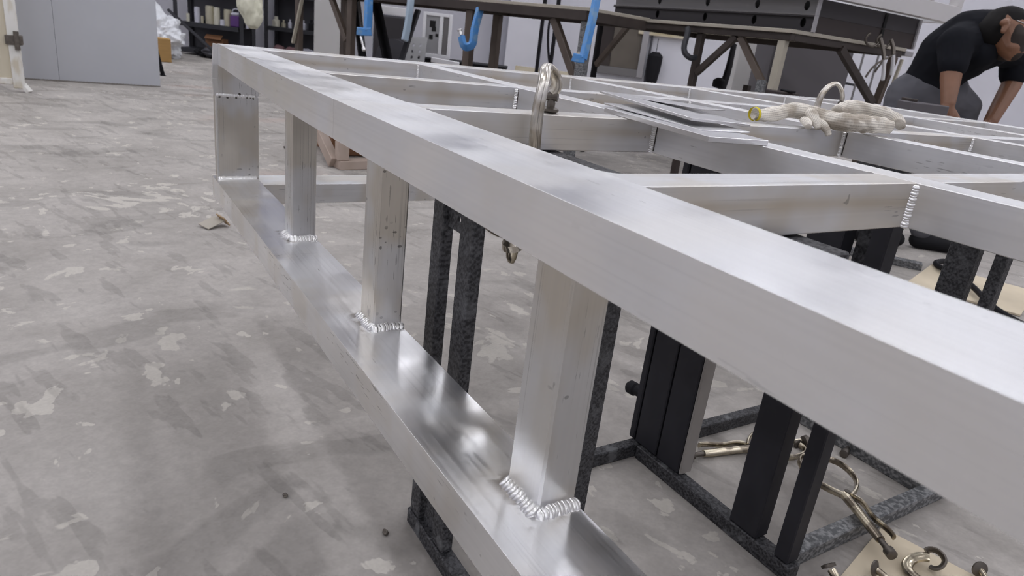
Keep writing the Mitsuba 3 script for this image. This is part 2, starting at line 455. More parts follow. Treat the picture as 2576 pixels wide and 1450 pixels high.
XE = 2.45
YIN = 0.085
add('top_rail', rail(-0.075, 0.8905, ZU, ZT, YIN), 'aluminium_rail', fr)
add('top_rail', rail(0.8909, XE, ZU, ZT, YIN), 'aluminium_rail', fr)
add('bottom_rail', rail(-0.115, 0.532, ZL, ZB, 0.0965, off=-0.004, bowed=False), 'aluminium_low', fr)
add('bottom_rail', rail(0.5325, XE, ZL, ZB, 0.0965, off=-0.004, bowed=False), 'aluminium_low', fr)
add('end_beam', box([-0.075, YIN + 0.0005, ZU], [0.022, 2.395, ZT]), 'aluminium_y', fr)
add('far_rail', box([-0.075, 2.3955, ZU], [XE, 2.495, ZT]), 'aluminium_x', fr)
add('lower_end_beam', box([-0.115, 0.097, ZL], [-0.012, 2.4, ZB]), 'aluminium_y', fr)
add('lower_far_rail', box([-0.115, 2.4005, ZL], [XE, 2.5, ZB]), 'aluminium_x', fr)
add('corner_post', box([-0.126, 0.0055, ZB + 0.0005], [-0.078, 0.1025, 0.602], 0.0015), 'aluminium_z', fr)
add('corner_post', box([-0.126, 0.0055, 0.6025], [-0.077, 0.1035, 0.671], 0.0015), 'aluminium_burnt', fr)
tag(fr + '__corner_post_001', 'short heat-stained stub between post and top rail')
add('end_plate', cat_(bar([-0.0785, 0.0075, 0.719], [-0.0785, 0.003, 0.64], 0.005, 0.014, 0.001, up=(0, 1, 0)),
                      bar([-0.0785, 0.003, 0.64], [-0.0795, 0.0055, 0.60], 0.005, 0.014, 0.001, up=(0, 1, 0)),
                      bar([-0.0785, 0.0045, 0.60], [-0.0785, 0.0045, 0.40], 0.005, 0.005, 0.001, up=(0, 1, 0))), 'weld_metal', fr)
POSTS = [(0.399, 0.447, 0.048), (0.830, 0.885, 0.052), (1.270, 1.326, 0.051), (1.70, 1.755, 0.051)]
for x0, x1, y0 in POSTS:
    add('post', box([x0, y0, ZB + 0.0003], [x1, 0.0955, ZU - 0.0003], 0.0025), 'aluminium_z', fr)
LONG = [0.505, 0.995, 1.485, 1.975]
CROSS = [0.515, 0.932, 1.350, 1.767, 2.185]
for y in LONG:
    add('long_bar', box([0.0225, y - 0.0245, ZT - 0.05], [XE, y + 0.0245, ZT - 0.0002]), 'aluminium_x', fr)
edges = [YIN] + [v for y in LONG for v in (y - 0.0245, y + 0.0245)] + [2.3955]
for x in CROSS:
    for i in range(5):
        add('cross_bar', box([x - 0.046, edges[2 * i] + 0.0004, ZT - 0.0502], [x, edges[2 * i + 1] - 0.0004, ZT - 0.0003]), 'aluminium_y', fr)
for y in (2.45,):
    for x in (0.42, 0.86, 1.30, 1.73):
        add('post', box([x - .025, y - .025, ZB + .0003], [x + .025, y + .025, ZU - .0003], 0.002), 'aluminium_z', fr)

# weld beads
s = 0
for i, (x0, x1, y0) in enumerate(POSTS[:3]):
    r = 0.0092
    add('weld_bead', weld([x0 - 0.002, y0 - 0.003, ZB + 0.002], [x1 - 0.001, y0 - 0.003, ZB + 0.002], r, (0, -0.6, 0.8), seed=i), 'weld_metal', fr, smooth=50)
    add('weld_bead', weld([x1 + 0.003, y0 - 0.003, ZB + 0.002], [x1 + 0.003, 0.095, ZB + 0.002], r, (0.6, 0, 0.8), seed=i + 9), 'weld_metal', fr, smooth=50)
add('weld_bead', weld([-0.074, 0.004, ZB + 0.002], [-0.074, 0.094, ZB + 0.002], 0.006, (0.7, 0, 0.7), seed=21, lvl=1), 'weld_metal', fr, smooth=50)
add('weld_bead', weld([-0.077, 0.004, 0.602], [-0.077, 0.094, 0.602], 0.0045, (1, 0, 0.2), seed=22, lvl=1), 'weld_metal', fr, smooth=50)
g = np.random.default_rng(5)
add('weld_pit', cat_(*[lathe([(r0, 0), (r0 * .5, 0.0012)], [-0.0762, y, z], [1, 0, 0], 8) for y, z, r0 in
                       [(0.012, .598, .003), (0.03, .597, .0028), (0.05, .598, .003), (0.058, .606, .0032), (0.075, .599, .0022), (0.083, .599, .002), (0.09, .598, .003)]]), 'soot', fr)
for y in LONG:                                    # where the long bars meet the end beam
    for sgn in (-1, 1):
        add('weld_bead', weld([0.0235, y + sgn * 0.0255, ZT - 0.004], [0.0235, y + sgn * 0.0255, ZT - 0.049], 0.004, (0.7, sgn * 0.7, 0), seed=int(y * 100), lvl=1), 'weld_metal', fr, smooth=50)
for x in CROSS[:4]:
    for i, y in enumerate(LONG):
        for yy, sg in ((y - 0.0245, -1), (y + 0.0245, 1)):
            if i > 2 or (sg > 0 and i > 1):
                continue
            r = 0.0054 if i == 0 else 0.0045
            if sg < 0:
                add('weld_bead', weld([x + 0.0015, yy - 0.0015, ZT - 0.003], [x + 0.0015, yy - 0.0015, ZT - 0.049], r, (0.75, -0.66, 0), seed=int(x * 100 + i), lvl=2 if i == 0 else 1), 'weld_metal', fr, smooth=50)


for x, y in ((CROSS[1], LONG[0]), (CROSS[1], LONG[1]), (CROSS[0], LONG[0])):
    add('soot_line', box([x + 0.0055, y - 0.0251, ZT - 0.047], [x + 0.0075, y - 0.0244, ZT - 0.004], 0.0002), 'soot', fr)


def fillet(cx, cy, sx, sy, a, b2):
    """Ground-flush weld fillet in the corner of two tubes: a concave triangle in the top plane."""
    t = np.linspace(0, 1, 7)
    arc = [(cx + sx * a * (1 - k) ** 2, cy + sy * b2 * k ** 2) for k in t]
    import shapely
    pg = shapely.Polygon([(cx, cy)] + arc)
    m = trimesh.creation.extrude_polygon(pg if pg.is_valid else pg.buffer(0), 0.02, engine='earcut')
    m.apply_translation([0, 0, ZT - 0.0206])
    return m


for x in CROSS[:3]:
    add('ground_weld', fillet(x - 0.046, YIN - 0.0005, -1, 1, 0.04, 0.022), 'aluminium_x', fr)
    add('ground_weld', fillet(x, YIN - 0.0005, 1, 1, 0.012, 0.010), 'aluminium_x', fr)
    for y in LONG[:2]:
        add('ground_weld', fillet(x - 0.046, y - 0.0245, -1, -1, 0.012, 0.010), 'aluminium_x', fr)
        add('ground_weld', fillet(x, y + 0.0245, 1, 1, 0.012, 0.010), 'aluminium_x', fr)

# ------------------------------------------------------------------ black steel stand under the frame
st = thing('support_stand', 'black painted steel stand with floor rails carrying the aluminium frame', 'stand')
BK = 'black_steel'
add('floor_rail', box([0.822, 0.165, 0], [0.848, 1.2, 0.03], 0.002), BK, st)
add('floor_rail', box([0.8485, 0.146, 0.0], [1.45, 0.171, 0.03], 0.002), BK, st)
add('floor_rail', box([0.85, 0.672, 0.0], [1.245, 0.702, 0.03], 0.002), BK, st)
add('floor_rail', box([1.196, 0.7035, 0.0], [1.226, 1.235, 0.03], 0.002), 'galvanised', st)
add('floor_rail', box([0.85, 1.175, 0.0], [1.195, 1.2, 0.03], 0.002), 'galvanised', st)
add('leg', box([0.853, 0.149, 0.0305], [0.887, 0.168, 0.66], 0.002), BK, st)
add('leg', box([0.940, 0.149, 0.0305], [0.978, 0.1685, 0.66], 0.002), BK, st)
add('leg', box([1.066, 0.297, 0.0005], [1.086, 0.337, 0.6295], 0.002), BK, st)
hole = m3.Manifold.cylinder(0.02, 0.0055, circular_segments=20)
pl = m3.Manifold.cube([0.052, 0.004, 0.085]).translate([0.8875, 0.157, 0.55]) - hole.rotate([90, 0, 0]).translate([0.921, 0.17, 0.568])
add('gusset', pl, BK, st)
add('gusset', m3.Manifold.extrude(m3.CrossSection([[(0, 0), (0.044, 0), (0.03, 0.05), (0.012, 0.055)]]), 0.004).rotate([90, 0, 0]).translate([0.889, 0.162, 0.0305]), BK, st)
add('top_bar', box([0.87, 0.283, 0.63], [1.40, 0.312, 0.667], 0.002), BK, st)
add('top_bar', box([0.87, 0.169, 0.632], [0.90, 0.2825, 0.664], 0.002), BK, st)
# broad post of three tubes, two grooves between them
for x0, x1 in ((0.812, 0.8285), (0.8325, 0.8965), (0.9005, 0.963)):
    add('post_tube', box([x0, 0.681, 0.0305], [x1, 0.7215, 0.667], 0.0025), 'black_paint', st)
add('post_edge', box([0.9635, 0.683, 0.031], [0.9695, 0.715, 0.667], 0.002), 'pale_edge', st)
add('knob', lathe([(0.012, 0), (0.012, 0.02), (0.015, 0.024), (0.015, 0.04), (0.010, 0.046)], [0.812, 0.70, 0.13], [-1, -0.05, -0.08], 16), 'matt_black', st)
add('leg', box([1.107, 0.675, 0.0305], [1.168, 0.708, 0.667], 0.002), 'black_paint', st)
add('leg', box([1.208, 0.675, 0.0305], [1.236, 0.706, 0.667], 0.002), 'black_paint', st)
pl = m3.Manifold.cube([0.05, 0.005, 0.36]).translate([1.17, 0.71, 0.30])
for z in (0.36, 0.43, 0.50, 0.57, 0.63):
    pl -= hole.rotate([90, 0, 0]).translate([1.195, 0.72, z])
add('gusset', pl, BK, st)
add('top_bar', box([0.80, 0.7225, 0.632], [0.985, 0.752, 0.667], 0.002), BK, st)

add('leg', box([1.088, 1.176, 0.0305], [1.143, 1.2, 0.667], 0.002), BK, st)
add('leg', box([1.172, 1.176, 0.0305], [1.195, 1.2, 0.667], 0.002), BK, st)
add('top_bar', box([0.83, 1.201, 0.632], [1.40, 1.226, 0.667], 0.002), BK, st)

# ------------------------------------------------------------------ locking clamps
def arc_pts(pts, n=7):
    return spline(np.array(pts, float), n)


def floor_clamp(c, ang, label, mat='brass_nickel', flip=1, lift=0.010):
    """Locking C-clamp lying flat: screw knob at the origin, jaws towards +x."""
    t = thing('locking_clamp', label, 'clamp', None)
    M = rot_z(ang, [c[0], c[1], lift])

    def pt(x, y, z=0.0):
        return [x, y * flip, z]
    add('handle', move(tb([pt(0.02, 0), pt(0.05, 0.001), pt(0.10, 0.002), pt(0.15, 0.004)], [(.0085, .0075), (.0095, .0085), (.0095, .0085), (.011, .0085)], 12), M), mat, t)
    add('screw_knob', move(lathe([(.005, -0.022), (.0095, -0.020), (.0095, -0.006), (.0055, -0.004), (.0055, 0.022)], [0, 0, 0], [1, 0, 0], 18), M), 'dark_screw', t)
    add('lever', move(tb(arc_pts([pt(.145, -.012), pt(.115, -.022), pt(.085, -.021), pt(.055, -.030), pt(.03, -.031)]), [(.0035, .0065)], 10), M), mat, t)
    up = arc_pts([pt(.145, .006), pt(.165, .030), pt(.20, .052), pt(.245, .054), pt(.275, .036), pt(.277, .018)])
    lo = arc_pts([pt(.145, -.006), pt(.17, -.030), pt(.20, -.046), pt(.24, -.048), pt(.268, -.034), pt(.274, -.014)])
    k = add('upper_jaw', move(tb(up, [(.0042, .0075)], 10), M), mat, t)
    add('pad', move(lathe([(.005, -.003), (.011, -.001), (.011, .003), (.006, .005)], pt(.277, .014), [0, -flip, 0], 16), M), 'dark_screw', k)
    k = add('lower_jaw', move(tb(lo, [(.0042, .0075)], 10), M), mat, t)
    add('pad', move(lathe([(.005, -.003), (.011, -.001), (.011, .003), (.006, .005)], pt(.274, -.010), [0, flip, 0], 16), M), 'dark_screw', k)
    add('rivet', move(cyl(pt(.15, 0, -.0092), pt(.15, 0, .0092), .006, 14), M), 'dark_screw', t)
    return t


floor_clamp((0.905, 0.80), 1.40, 'worn locking clamp on the floor beside the broad black post', flip=-1)
floor_clamp((1.293, 0.872), 2.62, 'locking clamp lying across the floor rail onto the pale cardboard', flip=1, lift=0.0445)
floor_clamp((1.03, 1.16), 1.9, 'locking clamp on the floor behind the two black legs', flip=1)

# a pressed-steel clamp standing on the frame: tall arm, swivel pad, body hanging below
def standing_clamp(tip, top, heel, low, label, tall, handle=True, wide=.0085):
    t = thing('locking_clamp', label, 'clamp', None)
    tip, top, heel, low = (np.array(v, float) for v in (tip, top, heel, low))
    path = spline([tip + [0, 0, .028], tip * .8 + heel * .2 + [0, 0, tall * .85], top, heel * .85 + tip * .15 + [0, 0, tall * .72], heel + [0, 0, tall * .3], heel + [0, 0, -.03], low], 7)
    side = heel - tip; side[2] = 0; side /= np.linalg.norm(side)
    nrm = np.cross([0, 0, 1], side)
    n = len(path)
    w = np.linspace(0, 1, n)
    rad = np.stack([np.full(n, wide), .005 + .0035 * np.clip(w * 1.6, 0, 1)], 1)
    k = add('jaw_arm', tb(path, rad, 14, up=np.cross(nrm, path[1] - path[0])), 'nickel', t)
    add('rib', tb(path[9:-6] + side * .0075, [(.004, .003)], 8), 'nickel', k)
    add('swivel_pad', cat_(lathe([(.010, .0003), (.0125, .002), (.0125, .005), (.006, .008)], tip, [0, 0, 1], 20), lathe([(.006, .008), (.0065, .013), (.0045, .018), (.004, .032)], tip, [0, 0, 1], 16)), 'dark_screw', t)
    add('pivot_nut', cyl(tip + nrm * -.009 + [0, 0, .022], tip + nrm * .009 + [0, 0, .022], .006, 12), 'dark_screw', t)
    add('body', tb(spline([low, low + [0.0, -0.004, -.035], low + [0, -.004, -.075]], 6), [(.011, .012), (.0115, .0125), (.0115, .0125), (.011, .0125), (.0105, .012), (.010, .012), (.0095, .0115), (.0095, .011), (.009, .011), (.0088, .011), (.008, .010), (.007, .009), (.004, .006)], 14), 'brass_nickel', t)
    add('cap', lathe([(.012, -.002), (.0165, 0), (.0155, .010), (.009, .017)], low + [0, -.003, -.052], [0.1, -0.35, 1], 18), 'nickel', t)
    if handle:
        add('lever', tb(spline([low + [0, -.004, -.03], low + [-.02, -.018, -.034], low + [-.045, -.028, -.026], low + [-.055, -.03, -.02]], 5), [(.004, .008)], 10), 'brass_nickel', t)
    return t


standing_clamp([0.906, 0.297, 0.7203], [0.918, 0.276, 0.782], [0.951, 0.247, 0.7203], [0.951, 0.236, 0.585], 'tall steel clamp arm standing near the stack of plates, hanging below the near rail', 0.066)
standing_clamp([0.488, 1.597, 0.7203], [0.473, 1.574, 0.793], [0.454, 1.545, 0.7203], [0.450, 1.542, 0.59], 'steel clamp arm rising behind the white knitted gloves', 0.074, False, .0105)

# ------------------------------------------------------------------ offcut plates and gloves on the lattice
u = math.atan2(-0.034, 0.223)
PL = [((1.00, 0.462), (0.27, 0.098, 0.0070), 0.7236, u, (0, 0), 'thick bare aluminium strip at the bottom of the stack of plates'),
      ((0.958, 0.485), (0.25, 0.085, 0.0022), 0.7297, u + .05, (0.02, 0.012), 'thin aluminium strip second from the bottom in the stack of plates'),
      ((0.905, 0.525), (0.30, 0.100, 0.0040), 0.7385, u - .06, (-0.02, 0.015), 'wide bare aluminium plate on top of the stack, beside the clamp arm'),
      ((0.875, 0.56), (0.19, 0.055, 0.0016), 0.7435, u + .16, (0.01, -0.02), 'small shiny aluminium sheet lying uppermost on the stack of plates')]
for (cx, cy), size, z, a, tl, lab in PL:
    k = add('aluminium_plate', slab((cx, cy, z), size, a, tl), 'plate_alu')
    tag(k, lab, 'metal plate', 'aluminium plates stacked on the frame')

g = thing('knit_gloves', 'pair of rolled white knitted work gloves with yellow cuff on the frame', 'gloves')


def knit_tube(name, pts, radii, parent, seed, seg=40):
    path = spline(pts, 14)
    r = np.interp(np.linspace(0, 1, len(path)), np.linspace(0, 1, len(radii)), radii)
    m, uv = tube(path, r, seg, squash=0.8)
    v = np.array(m.vertices)
    cidx = np.minimum(np.arange(len(v)) // seg, len(path) - 1)
    d = v - path[cidx]
    f = 1 + 0.55 * (meshkit.fbm(v * 38 + seed, 3, seed) - 0.5) + 0.30 * (meshkit.fbm(v * 130, 2, seed + 3) - .5)
    v = path[cidx] + d * f[:, None]
    m = trimesh.Trimesh(v, m.faces, process=False)
    trimesh.repair.fix_normals(m)
    return add(name, m, 'knit', parent, smooth=True, uv=uv)


knit_tube('hand_roll', [(0.868, 0.778, .733), (0.876, 0.83, .738), (0.885, 0.875, .745), (0.913, 0.90, .741), (0.948, 0.915, .738), (0.972, 0.965, .7385), (0.990, 1.02, .738)], [.0125, .0155, .0165, .0175, .019, .0195, .019, .015], g, 1)
knit_tube('folded_fingers', [(0.913, 0.955, .755), (0.915, 0.995, .762), (0.935, 1.04, .760), (0.965, 1.065, .752), (0.985, 1.055, .743)], [.010, .0155, .016, .0155, .012], g, 2)
knit_tube('thumb', [(0.90, 0.895, .748), (0.928, 0.872, .738), (0.945, 0.868, .722)], [.011, .0105, .009, .006], g, 3, 24)
knit_tube('finger', [(0.918, 0.86, .733), (0.936, 0.845, .729), (0.948, 0.835, .725)], [.009, .0085, .006], g, 4, 24)
knit_tube('finger', [(0.925, 0.885, .733), (0.948, 0.885, .724), (0.956, 0.888, .712)], [.009, .0085, .006], g, 5, 24)
add('cuff_hem', tb([(0.8680, 0.7775, .7330), (0.8684, 0.7805, .7332), (0.8690, 0.7835, .7335)], [.0146, .0152, .0150], 24, squash=0.85, caps=False), 'yellow_hem', g)
tag(g + '__cuff_hem', 'yellow stitched hem of the cuff')

# ------------------------------------------------------------------ bits on the floor
k = add('cardboard_sheet', slab((1.447, 0.868, 0.003), (0.37, 0.325, 0.004), 0.24), 'cardboard_pale')
tag(k, 'pale brown cardboard sheet on the floor right of the black stand', 'cardboard')


def pad_piece(c, ang, label, lean=0.9):
    t = thing('clamp_pad', label, 'clamp pad')
    c = np.array([c[0], c[1], 0.0])
    d = np.array([math.cos(ang), math.sin(ang), 0])
    z0 = 0.0205
    add('disc', lathe([(.011, 0), (.0145, .002), (.0145, .005), (.007, .008)], c + [0, 0, z0 - .0005], d * 0.95 + [0, 0, .3], 20), 'dark_screw', t)
    add('stem', tb([c + d * .006 + [0, 0, z0], c + d * .03 + [0, 0, .016], c + d * .075 + [0, 0, .0105]], [.006, .0052, .005], 12), 'brass_nickel', t)
    return t


pad_piece((1.300, 0.832), 0.2, 'dark round clamp pad standing on the cardboard below the knob of the long clamp')
pad_piece((1.386, 1.022), -0.5, 'round clamp pad with stem past the right edge of the cardboard')
t = thing('clamp_jaw', 'hooked steel clamp jaw with open swivel end lying on the cardboard', 'clamp jaw')
add('arm', tb(spline([(1.41, .905, .012), (1.36, .895, .013), (1.322, .905, .014), (1.318, .93, .02), (1.333, .952, .026)], 6), [(.0095, .006)], 10), 'brass_nickel', t)
add('swivel', tb(spline([(1.322, .957, .03), (1.336, .968, .037), (1.352, .965, .03), (1.352, .955, .018), (1.340, .95, .0125)], 5), [(.004, .008)], 10), 'dark_screw', t)
t = thing('clamp_jaw', 'small clamp jaw with ring pad at the corner of the black stand', 'clamp jaw')
add('arm', tb(spline([(1.30, .735, .012), (1.285, .748, .017), (1.272, .752, .022)], 5), [(.008, .005)], 10), 'brass_nickel', t)
add('ring_pad', lathe([(.006, 0), (.0125, .001), (.0125, .006), (.006, .007)], (1.268, .752, .023), (-.7, .1, .6), 18), 'dark_screw', t)
t = thing('loose_screw', 'dark brown clamp knob on the floor seen between the two black legs', 'screw')
add('head', lathe([(.004, 0), (.012, .002), (.014, .011), (.009, .018)], (0.965, 1.085, .0142), (.3, 1, 0.0), 18), 'dark_screw', t)
add('stem', tb([(0.962, 1.083, .0142), (0.945, 1.03, .0095)], [.005, .005], 10), 'brass_nickel', t)

t = thing('steel_offcut', 'pale bent steel offcut lying on the floor left of the frame corner', 'metal scrap')
add('flap', slab((-0.985, 0.12, 0.018), (0.06, 0.075, 0.004), 0.5, (0.28, 0.12), .001), 'table_edge', t)
add('web', slab((-0.992, 0.163, 0.026), (0.05, 0.045, 0.005), 0.4, (-0.9, 0.1), .001), 'tan_wood', t)
for (x, y), lab, sz in (((0.705, -0.027), 'small dark crumb of slag on the floor left of the near foot', .006), ((0.866, 0.100), 'small dark crumb of slag on the floor beside the stand foot', .007), ((-2.60, 0.80), 'dark crumb on the floor between the two far posts', .016)):
    m = trimesh.creation.icosphere(2)
    m.vertices = m.vertices * [1, .7, .5] * (0.7 + 0.6 * meshkit.noise(m.vertices * 2.2 + x * 9)[:, None]) * sz
    m.vertices += [x, y, -m.vertices[:, 2].min()]
    tag(add('slag_crumb', m, 'dark_screw'), lab, 'debris')
k = add('welding_cable', tb(spline([(0.12, 3.34, .013), (0.18, 3.14, .024), (0.36, 3.0, .034), (0.50, 2.86, .034), (0.66, 2.70, .030), (0.85, 2.66, .013), (1.2, 2.5, .013)], 10), .012, 10), 'matt_black')
tag(k, 'black cable curling over the floor beyond the lattice', 'cable')
k = add('plywood_offcut', slab((0.40, 3.02, 0.006), (0.42, 0.50, 0.008), 0.3), 'cardboard_pale')
tag(k, 'pale board lying on the floor seen through the lattice beyond the black cable', 'board')
k = add('steel_flat', slab((-0.02, 2.95, 0.016), (0.40, 0.06, 0.03), 0.55), 'galvanised')
tag(k, 'grey steel flat lying on the floor under the lattice', 'steel bar')

# timber trestle seen below the near rail
t = thing('timber_trestle', 'low timber trestle with slanted brace standing on the floor beyond the frame corner', 'trestle')
add('post', box([-2.06, 0.935, 0.05], [-2.00, 1.0, 0.42], 0.004), 'pallet_wood', t)
add('brace', bar([-2.05, 0.93, 0.03], [-2.55, 0.87, 0.36], 0.05, 0.065, 0.003), 'pallet_wood', t)
add('base_board', bar([-2.03, 0.94, 0.025], [-2.22, 2.2, 0.025], 0.09, 0.049, 0.003), 'pallet_wood', t)
add('shelf', bar([-2.15, 0.98, 0.42], [-2.25, 2.2, 0.42], 0.45, 0.03, 0.003), 'box_brown', t)
add('post', box([-2.27, 2.1, 0.05], [-2.2, 2.17, 0.42], 0.004), 'pallet_wood', t)
k = add('carton', box([-2.75, 1.02, 0.005], [-2.38, 1.9, 0.36], 0.004), 'orange_brown')
tag(k, 'dark orange-brown carton behind the timber trestle', 'carton')

# ------------------------------------------------------------------ left background: gate, grey boards, bag, box, racks
t = thing('white_gate', 'dirty white steel gate leaf at the left edge of the picture', 'gate')
gx, gy = -4.63, -0.615
add('stile', box([gx - .03, gy - .035, .03], [gx + .03, gy + .035, 2.0], .004), 'gate_white', t)
add('infill_panel', box([gx - .012, gy - 1.0, .10], [gx + .012, gy - .036, 1.95], .002), 'gate_cream', t)
add('bottom_rail', box([gx - .028, gy - 1.0, .055], [gx + .028, gy - .0355, .0995], .004), 'gate_white', t)
k = add('hinge', box([gx - .04, gy - .05, .335], [gx + .045, gy + .055, .40], .004), 'rusty_hinge', t)
add('hinge_pin', cyl([gx + .046, gy + .02, .30], [gx + .046, gy + .02, .43], .017, 16), 'rusty_hinge', k)
add('foot', bar([gx, gy + .02, .06], [gx + .02, gy + .06, .004], .05, .03, .003), 'gate_white', t)
for y0, y1, lab in ((-0.66, -0.3705, 'narrow grey sheet standing behind the white gate, left of the seam'), (-0.369, 0.40, 'wide grey sheet standing on the floor, right of the seam')):
    tt = add('grey_sheet', box([-5.475, y0, 0.004], [-5.45, y1, 2.1], .002), 'panel_grey')
    tag(tt, lab, 'grey board', 'grey sheets standing on edge')
add('bottom_edge', box([-5.449, -0.655, 0.001], [-5.4465, 0.397, 0.012], .0004), 'pale_edge', tt)
add('seam_backing', box([-5.4795, -0.3735, 0.004], [-5.4755, -0.366, 2.1], .0005), 'matt_black', tt)  # black strip added behind the gap to stop bright wall showing through
t = thing('sheet_prop', 'thin black prop leaning behind the right edge of the grey sheet', 'prop')
add('strut', bar([-6.516, 0.53, 0.01], [-6.43, 0.44, 0.42], .03, .03, .002), 'matt_black', t)
add('foot_plate', slab((-6.52, 0.53, .004), (.14, .05, .006), 0), 'matt_black', t)
t = thing('carton', 'brown cardboard carton on the floor in front of the white plastic bag', 'carton')
add('body', box([-8.36, 0.55, 0.002], [-8.13, 0.80, 0.275], .003), 'cardboard_brown', t)
m = trimesh.creation.icosphere(5)
v = m.vertices.copy()
v = v * [0.30, 0.30, 0.30]
v[:, 2] = np.where(v[:, 2] < 0, v[:, 2] * 0.9, v[:, 2] * (1.0 + 0.9 * np.exp(-((v[:, 0]) ** 2 + (v[:, 1] + .12) ** 2) / .02)))
nn = meshkit.fbm(m.vertices * 2.6, 5, 4) - .5
v += m.vertices * (nn * 0.30)[:, None]
v[:, 2] = np.maximum(v[:, 2], -0.25)
v += [-8.80, 0.72, 0.25]
k = add('plastic_bag', trimesh.Trimesh(v, m.faces, process=False), 'white_plastic', smooth=35)
tag(k, 'crumpled white plastic bag on the floor behind the brown carton', 'bag')
k = add('leaning_pole', tb([[-9.930, 0.991, 0.575], [-8.681, 1.413, 0.110]], [.022, .022], 10), 'shelf_steel')
tag(k, 'dark pole leaning against the left storage rack', 'pole')


def rack(p, q, depth, zs, label, back=True):
    """Steel rack whose front runs from p to q (seen from the room)."""
    p, q = np.array(p, float), np.array(q, float)
    d = (q - p) / np.linalg.norm(q - p)
    nb = np.array([-abs(d[1]), d[0] * np.sign(d[1])]) if d[1] else np.array([-1, 0])
    nb = np.array([-d[1], d[0]])
    if nb[0] > 0:
        nb = -nb
    t = thing('storage_rack', label, 'shelf rack')
    for e in (p, q):
        for o in (0.03, depth - 0.03):
            c = e + nb * o
            add('upright', box([c[0] - .025, c[1] - .025, 0.001], [c[0] + .025, c[1] + .025, 2.0], .003), 'shelf_steel', t)
    mid = (p + q) / 2 + nb * depth / 2
    L = np.linalg.norm(q - p)
    for z in zs:
        a, b2 = p + nb * depth / 2 + d * .03, q + nb * depth / 2 - d * .03
        k = add('shelf', bar([*a, z - .01], [*b2, z - .01], depth, .02, .002), 'shelf_steel', t)
        add('lip', bar([*(p + d * .03 - nb * .003), z - .03], [*(q - d * .03 - nb * .003), z - .03], .006, .06, .001), 'shelf_steel', k)
    a, b2 = p + nb * (depth + .012) - d * .02, q + nb * (depth + .012) + d * .02
    add('back_panel', bar([*a, 1.0], [*b2, 1.0], .012, 1.98, .001), 'shelf_back', t)
    return t, d, nb


r1p, r1q = np.array([-9.84, 1.056]), np.array([-9.33, 1.85])
rack(r1p, r1q, 0.5, [0.09, 0.45, 0.98, 1.5], 'dark steel storage rack with tins and a purple canister, left of the hanging bag')
RA = math.atan2((r1q - r1p)[1], (r1q - r1p)[0]) - math.pi / 2
r2p, r2q = np.array([-10.15, 2.38]), np.array([-9.70, 3.07])
rack(r2p, r2q, 0.5, [0.09, 0.50, 1.0, 1.5], 'dark steel storage rack between the hanging bag and the grey column')
d1 = (r1q - r1p) / np.linalg.norm(r1q - r1p)
nb1 = np.array([-d1[1], d1[0]])


K1 = 0.80


def on_rack(s, o, z):
    c = r1p + d1 * s + nb1 * o
    return [c[0], c[1], z + 0.0005]


TINS = [(0.17, .12, .030, .10, 'tin_pale', 'small pale tin at the left end of the rack shelf'), (0.33, .14, .05, .20, 'clear_white', 'tall clear jar on the rack shelf left of the tins'),
        (0.43, .12, .028, .085, 'tin', 'small yellowish tin on the rack shelf beside the clear jar'), (0.56, .14, .075, .235, 'tin', 'large dull gold tin on the rack shelf'),
        (0.69, .13, .055, .225, 'tin_pale', 'tall cream tin on the rack shelf right of the large gold tin'), (0.805, .10, .042, .07, 'clear_white', 'squat white pot on the rack shelf between the tins'),
        (0.885, .14, .07, .215, 'tin', 'greenish gold tin on the rack shelf left of the purple canister'), (1.25, .10, .026, .23, 'clear_white', 'slim white bottle on the rack shelf right of the purple canister')]
for s, o, r, h, mat, lab in TINS:
    t = thing('tin', lab, 'tin', 'tins on the rack shelf')
    r *= .82
    add('body', lathe([(r, 0), (r, h * .9), (r * .96, h * .93), (r * .96, h)], on_rack(s * K1, o, .45), (0, 0, 1), 20), mat, t)
    add('lid', lathe([(r * .9, 0), (r * .9, .012)], on_rack(s * K1, o, .4505 + h), (0, 0, 1), 20), mat, t)
t = thing('canister', 'purple plastic canister with pale top on the rack shelf', 'canister')
c = on_rack(1.04 * K1, .12, .45)
add('body', move(box([-.065, -.065, 0], [.065, .065, .15], .012), rot_z(1.1, c)), 'purple', t)
add('shoulder', move(box([-.06, -.06, .1505], [.06, .06, .20], .02), rot_z(1.1, c)), 'clear_white', t)
add('handle', tb(spline([np.add(c, [-.03, -.04, .20]), np.add(c, [-.02, -.02, .24]), np.add(c, [.02, .03, .24]), np.add(c, [.03, .04, .20])], 5), .009, 8), 'clear_white', t)
k = add('paint_tray', move(box([-.12, -.30, 0], [.12, .30, .04], .006), rot_z(RA, on_rack(.72 * K1, .38, .45))), 'matt_black')
tag(k, 'flat black tray at the back of the rack shelf behind the tins', 'tray')
t = thing('carton', 'brown open carton on the bottom shelf of the left rack', 'carton')
c = on_rack(.66 * K1, .16, .09)
add('body', move(box([-.09, -.13, 0], [.09, .13, .17], .004), rot_z(RA, c)), 'orange_brown', t)
add('flap', move(slab((.11, 0, .19), (.10, .24, .004), 0, (0, .6)), rot_z(RA, c)), 'orange_brown', t)
c = np.array([-9.617, 1.473, 0.000]) + [.25, 0, 0]
t = thing('rag_heap', 'dark heap of rags and scrap on the floor at the foot of the pole', 'rags')
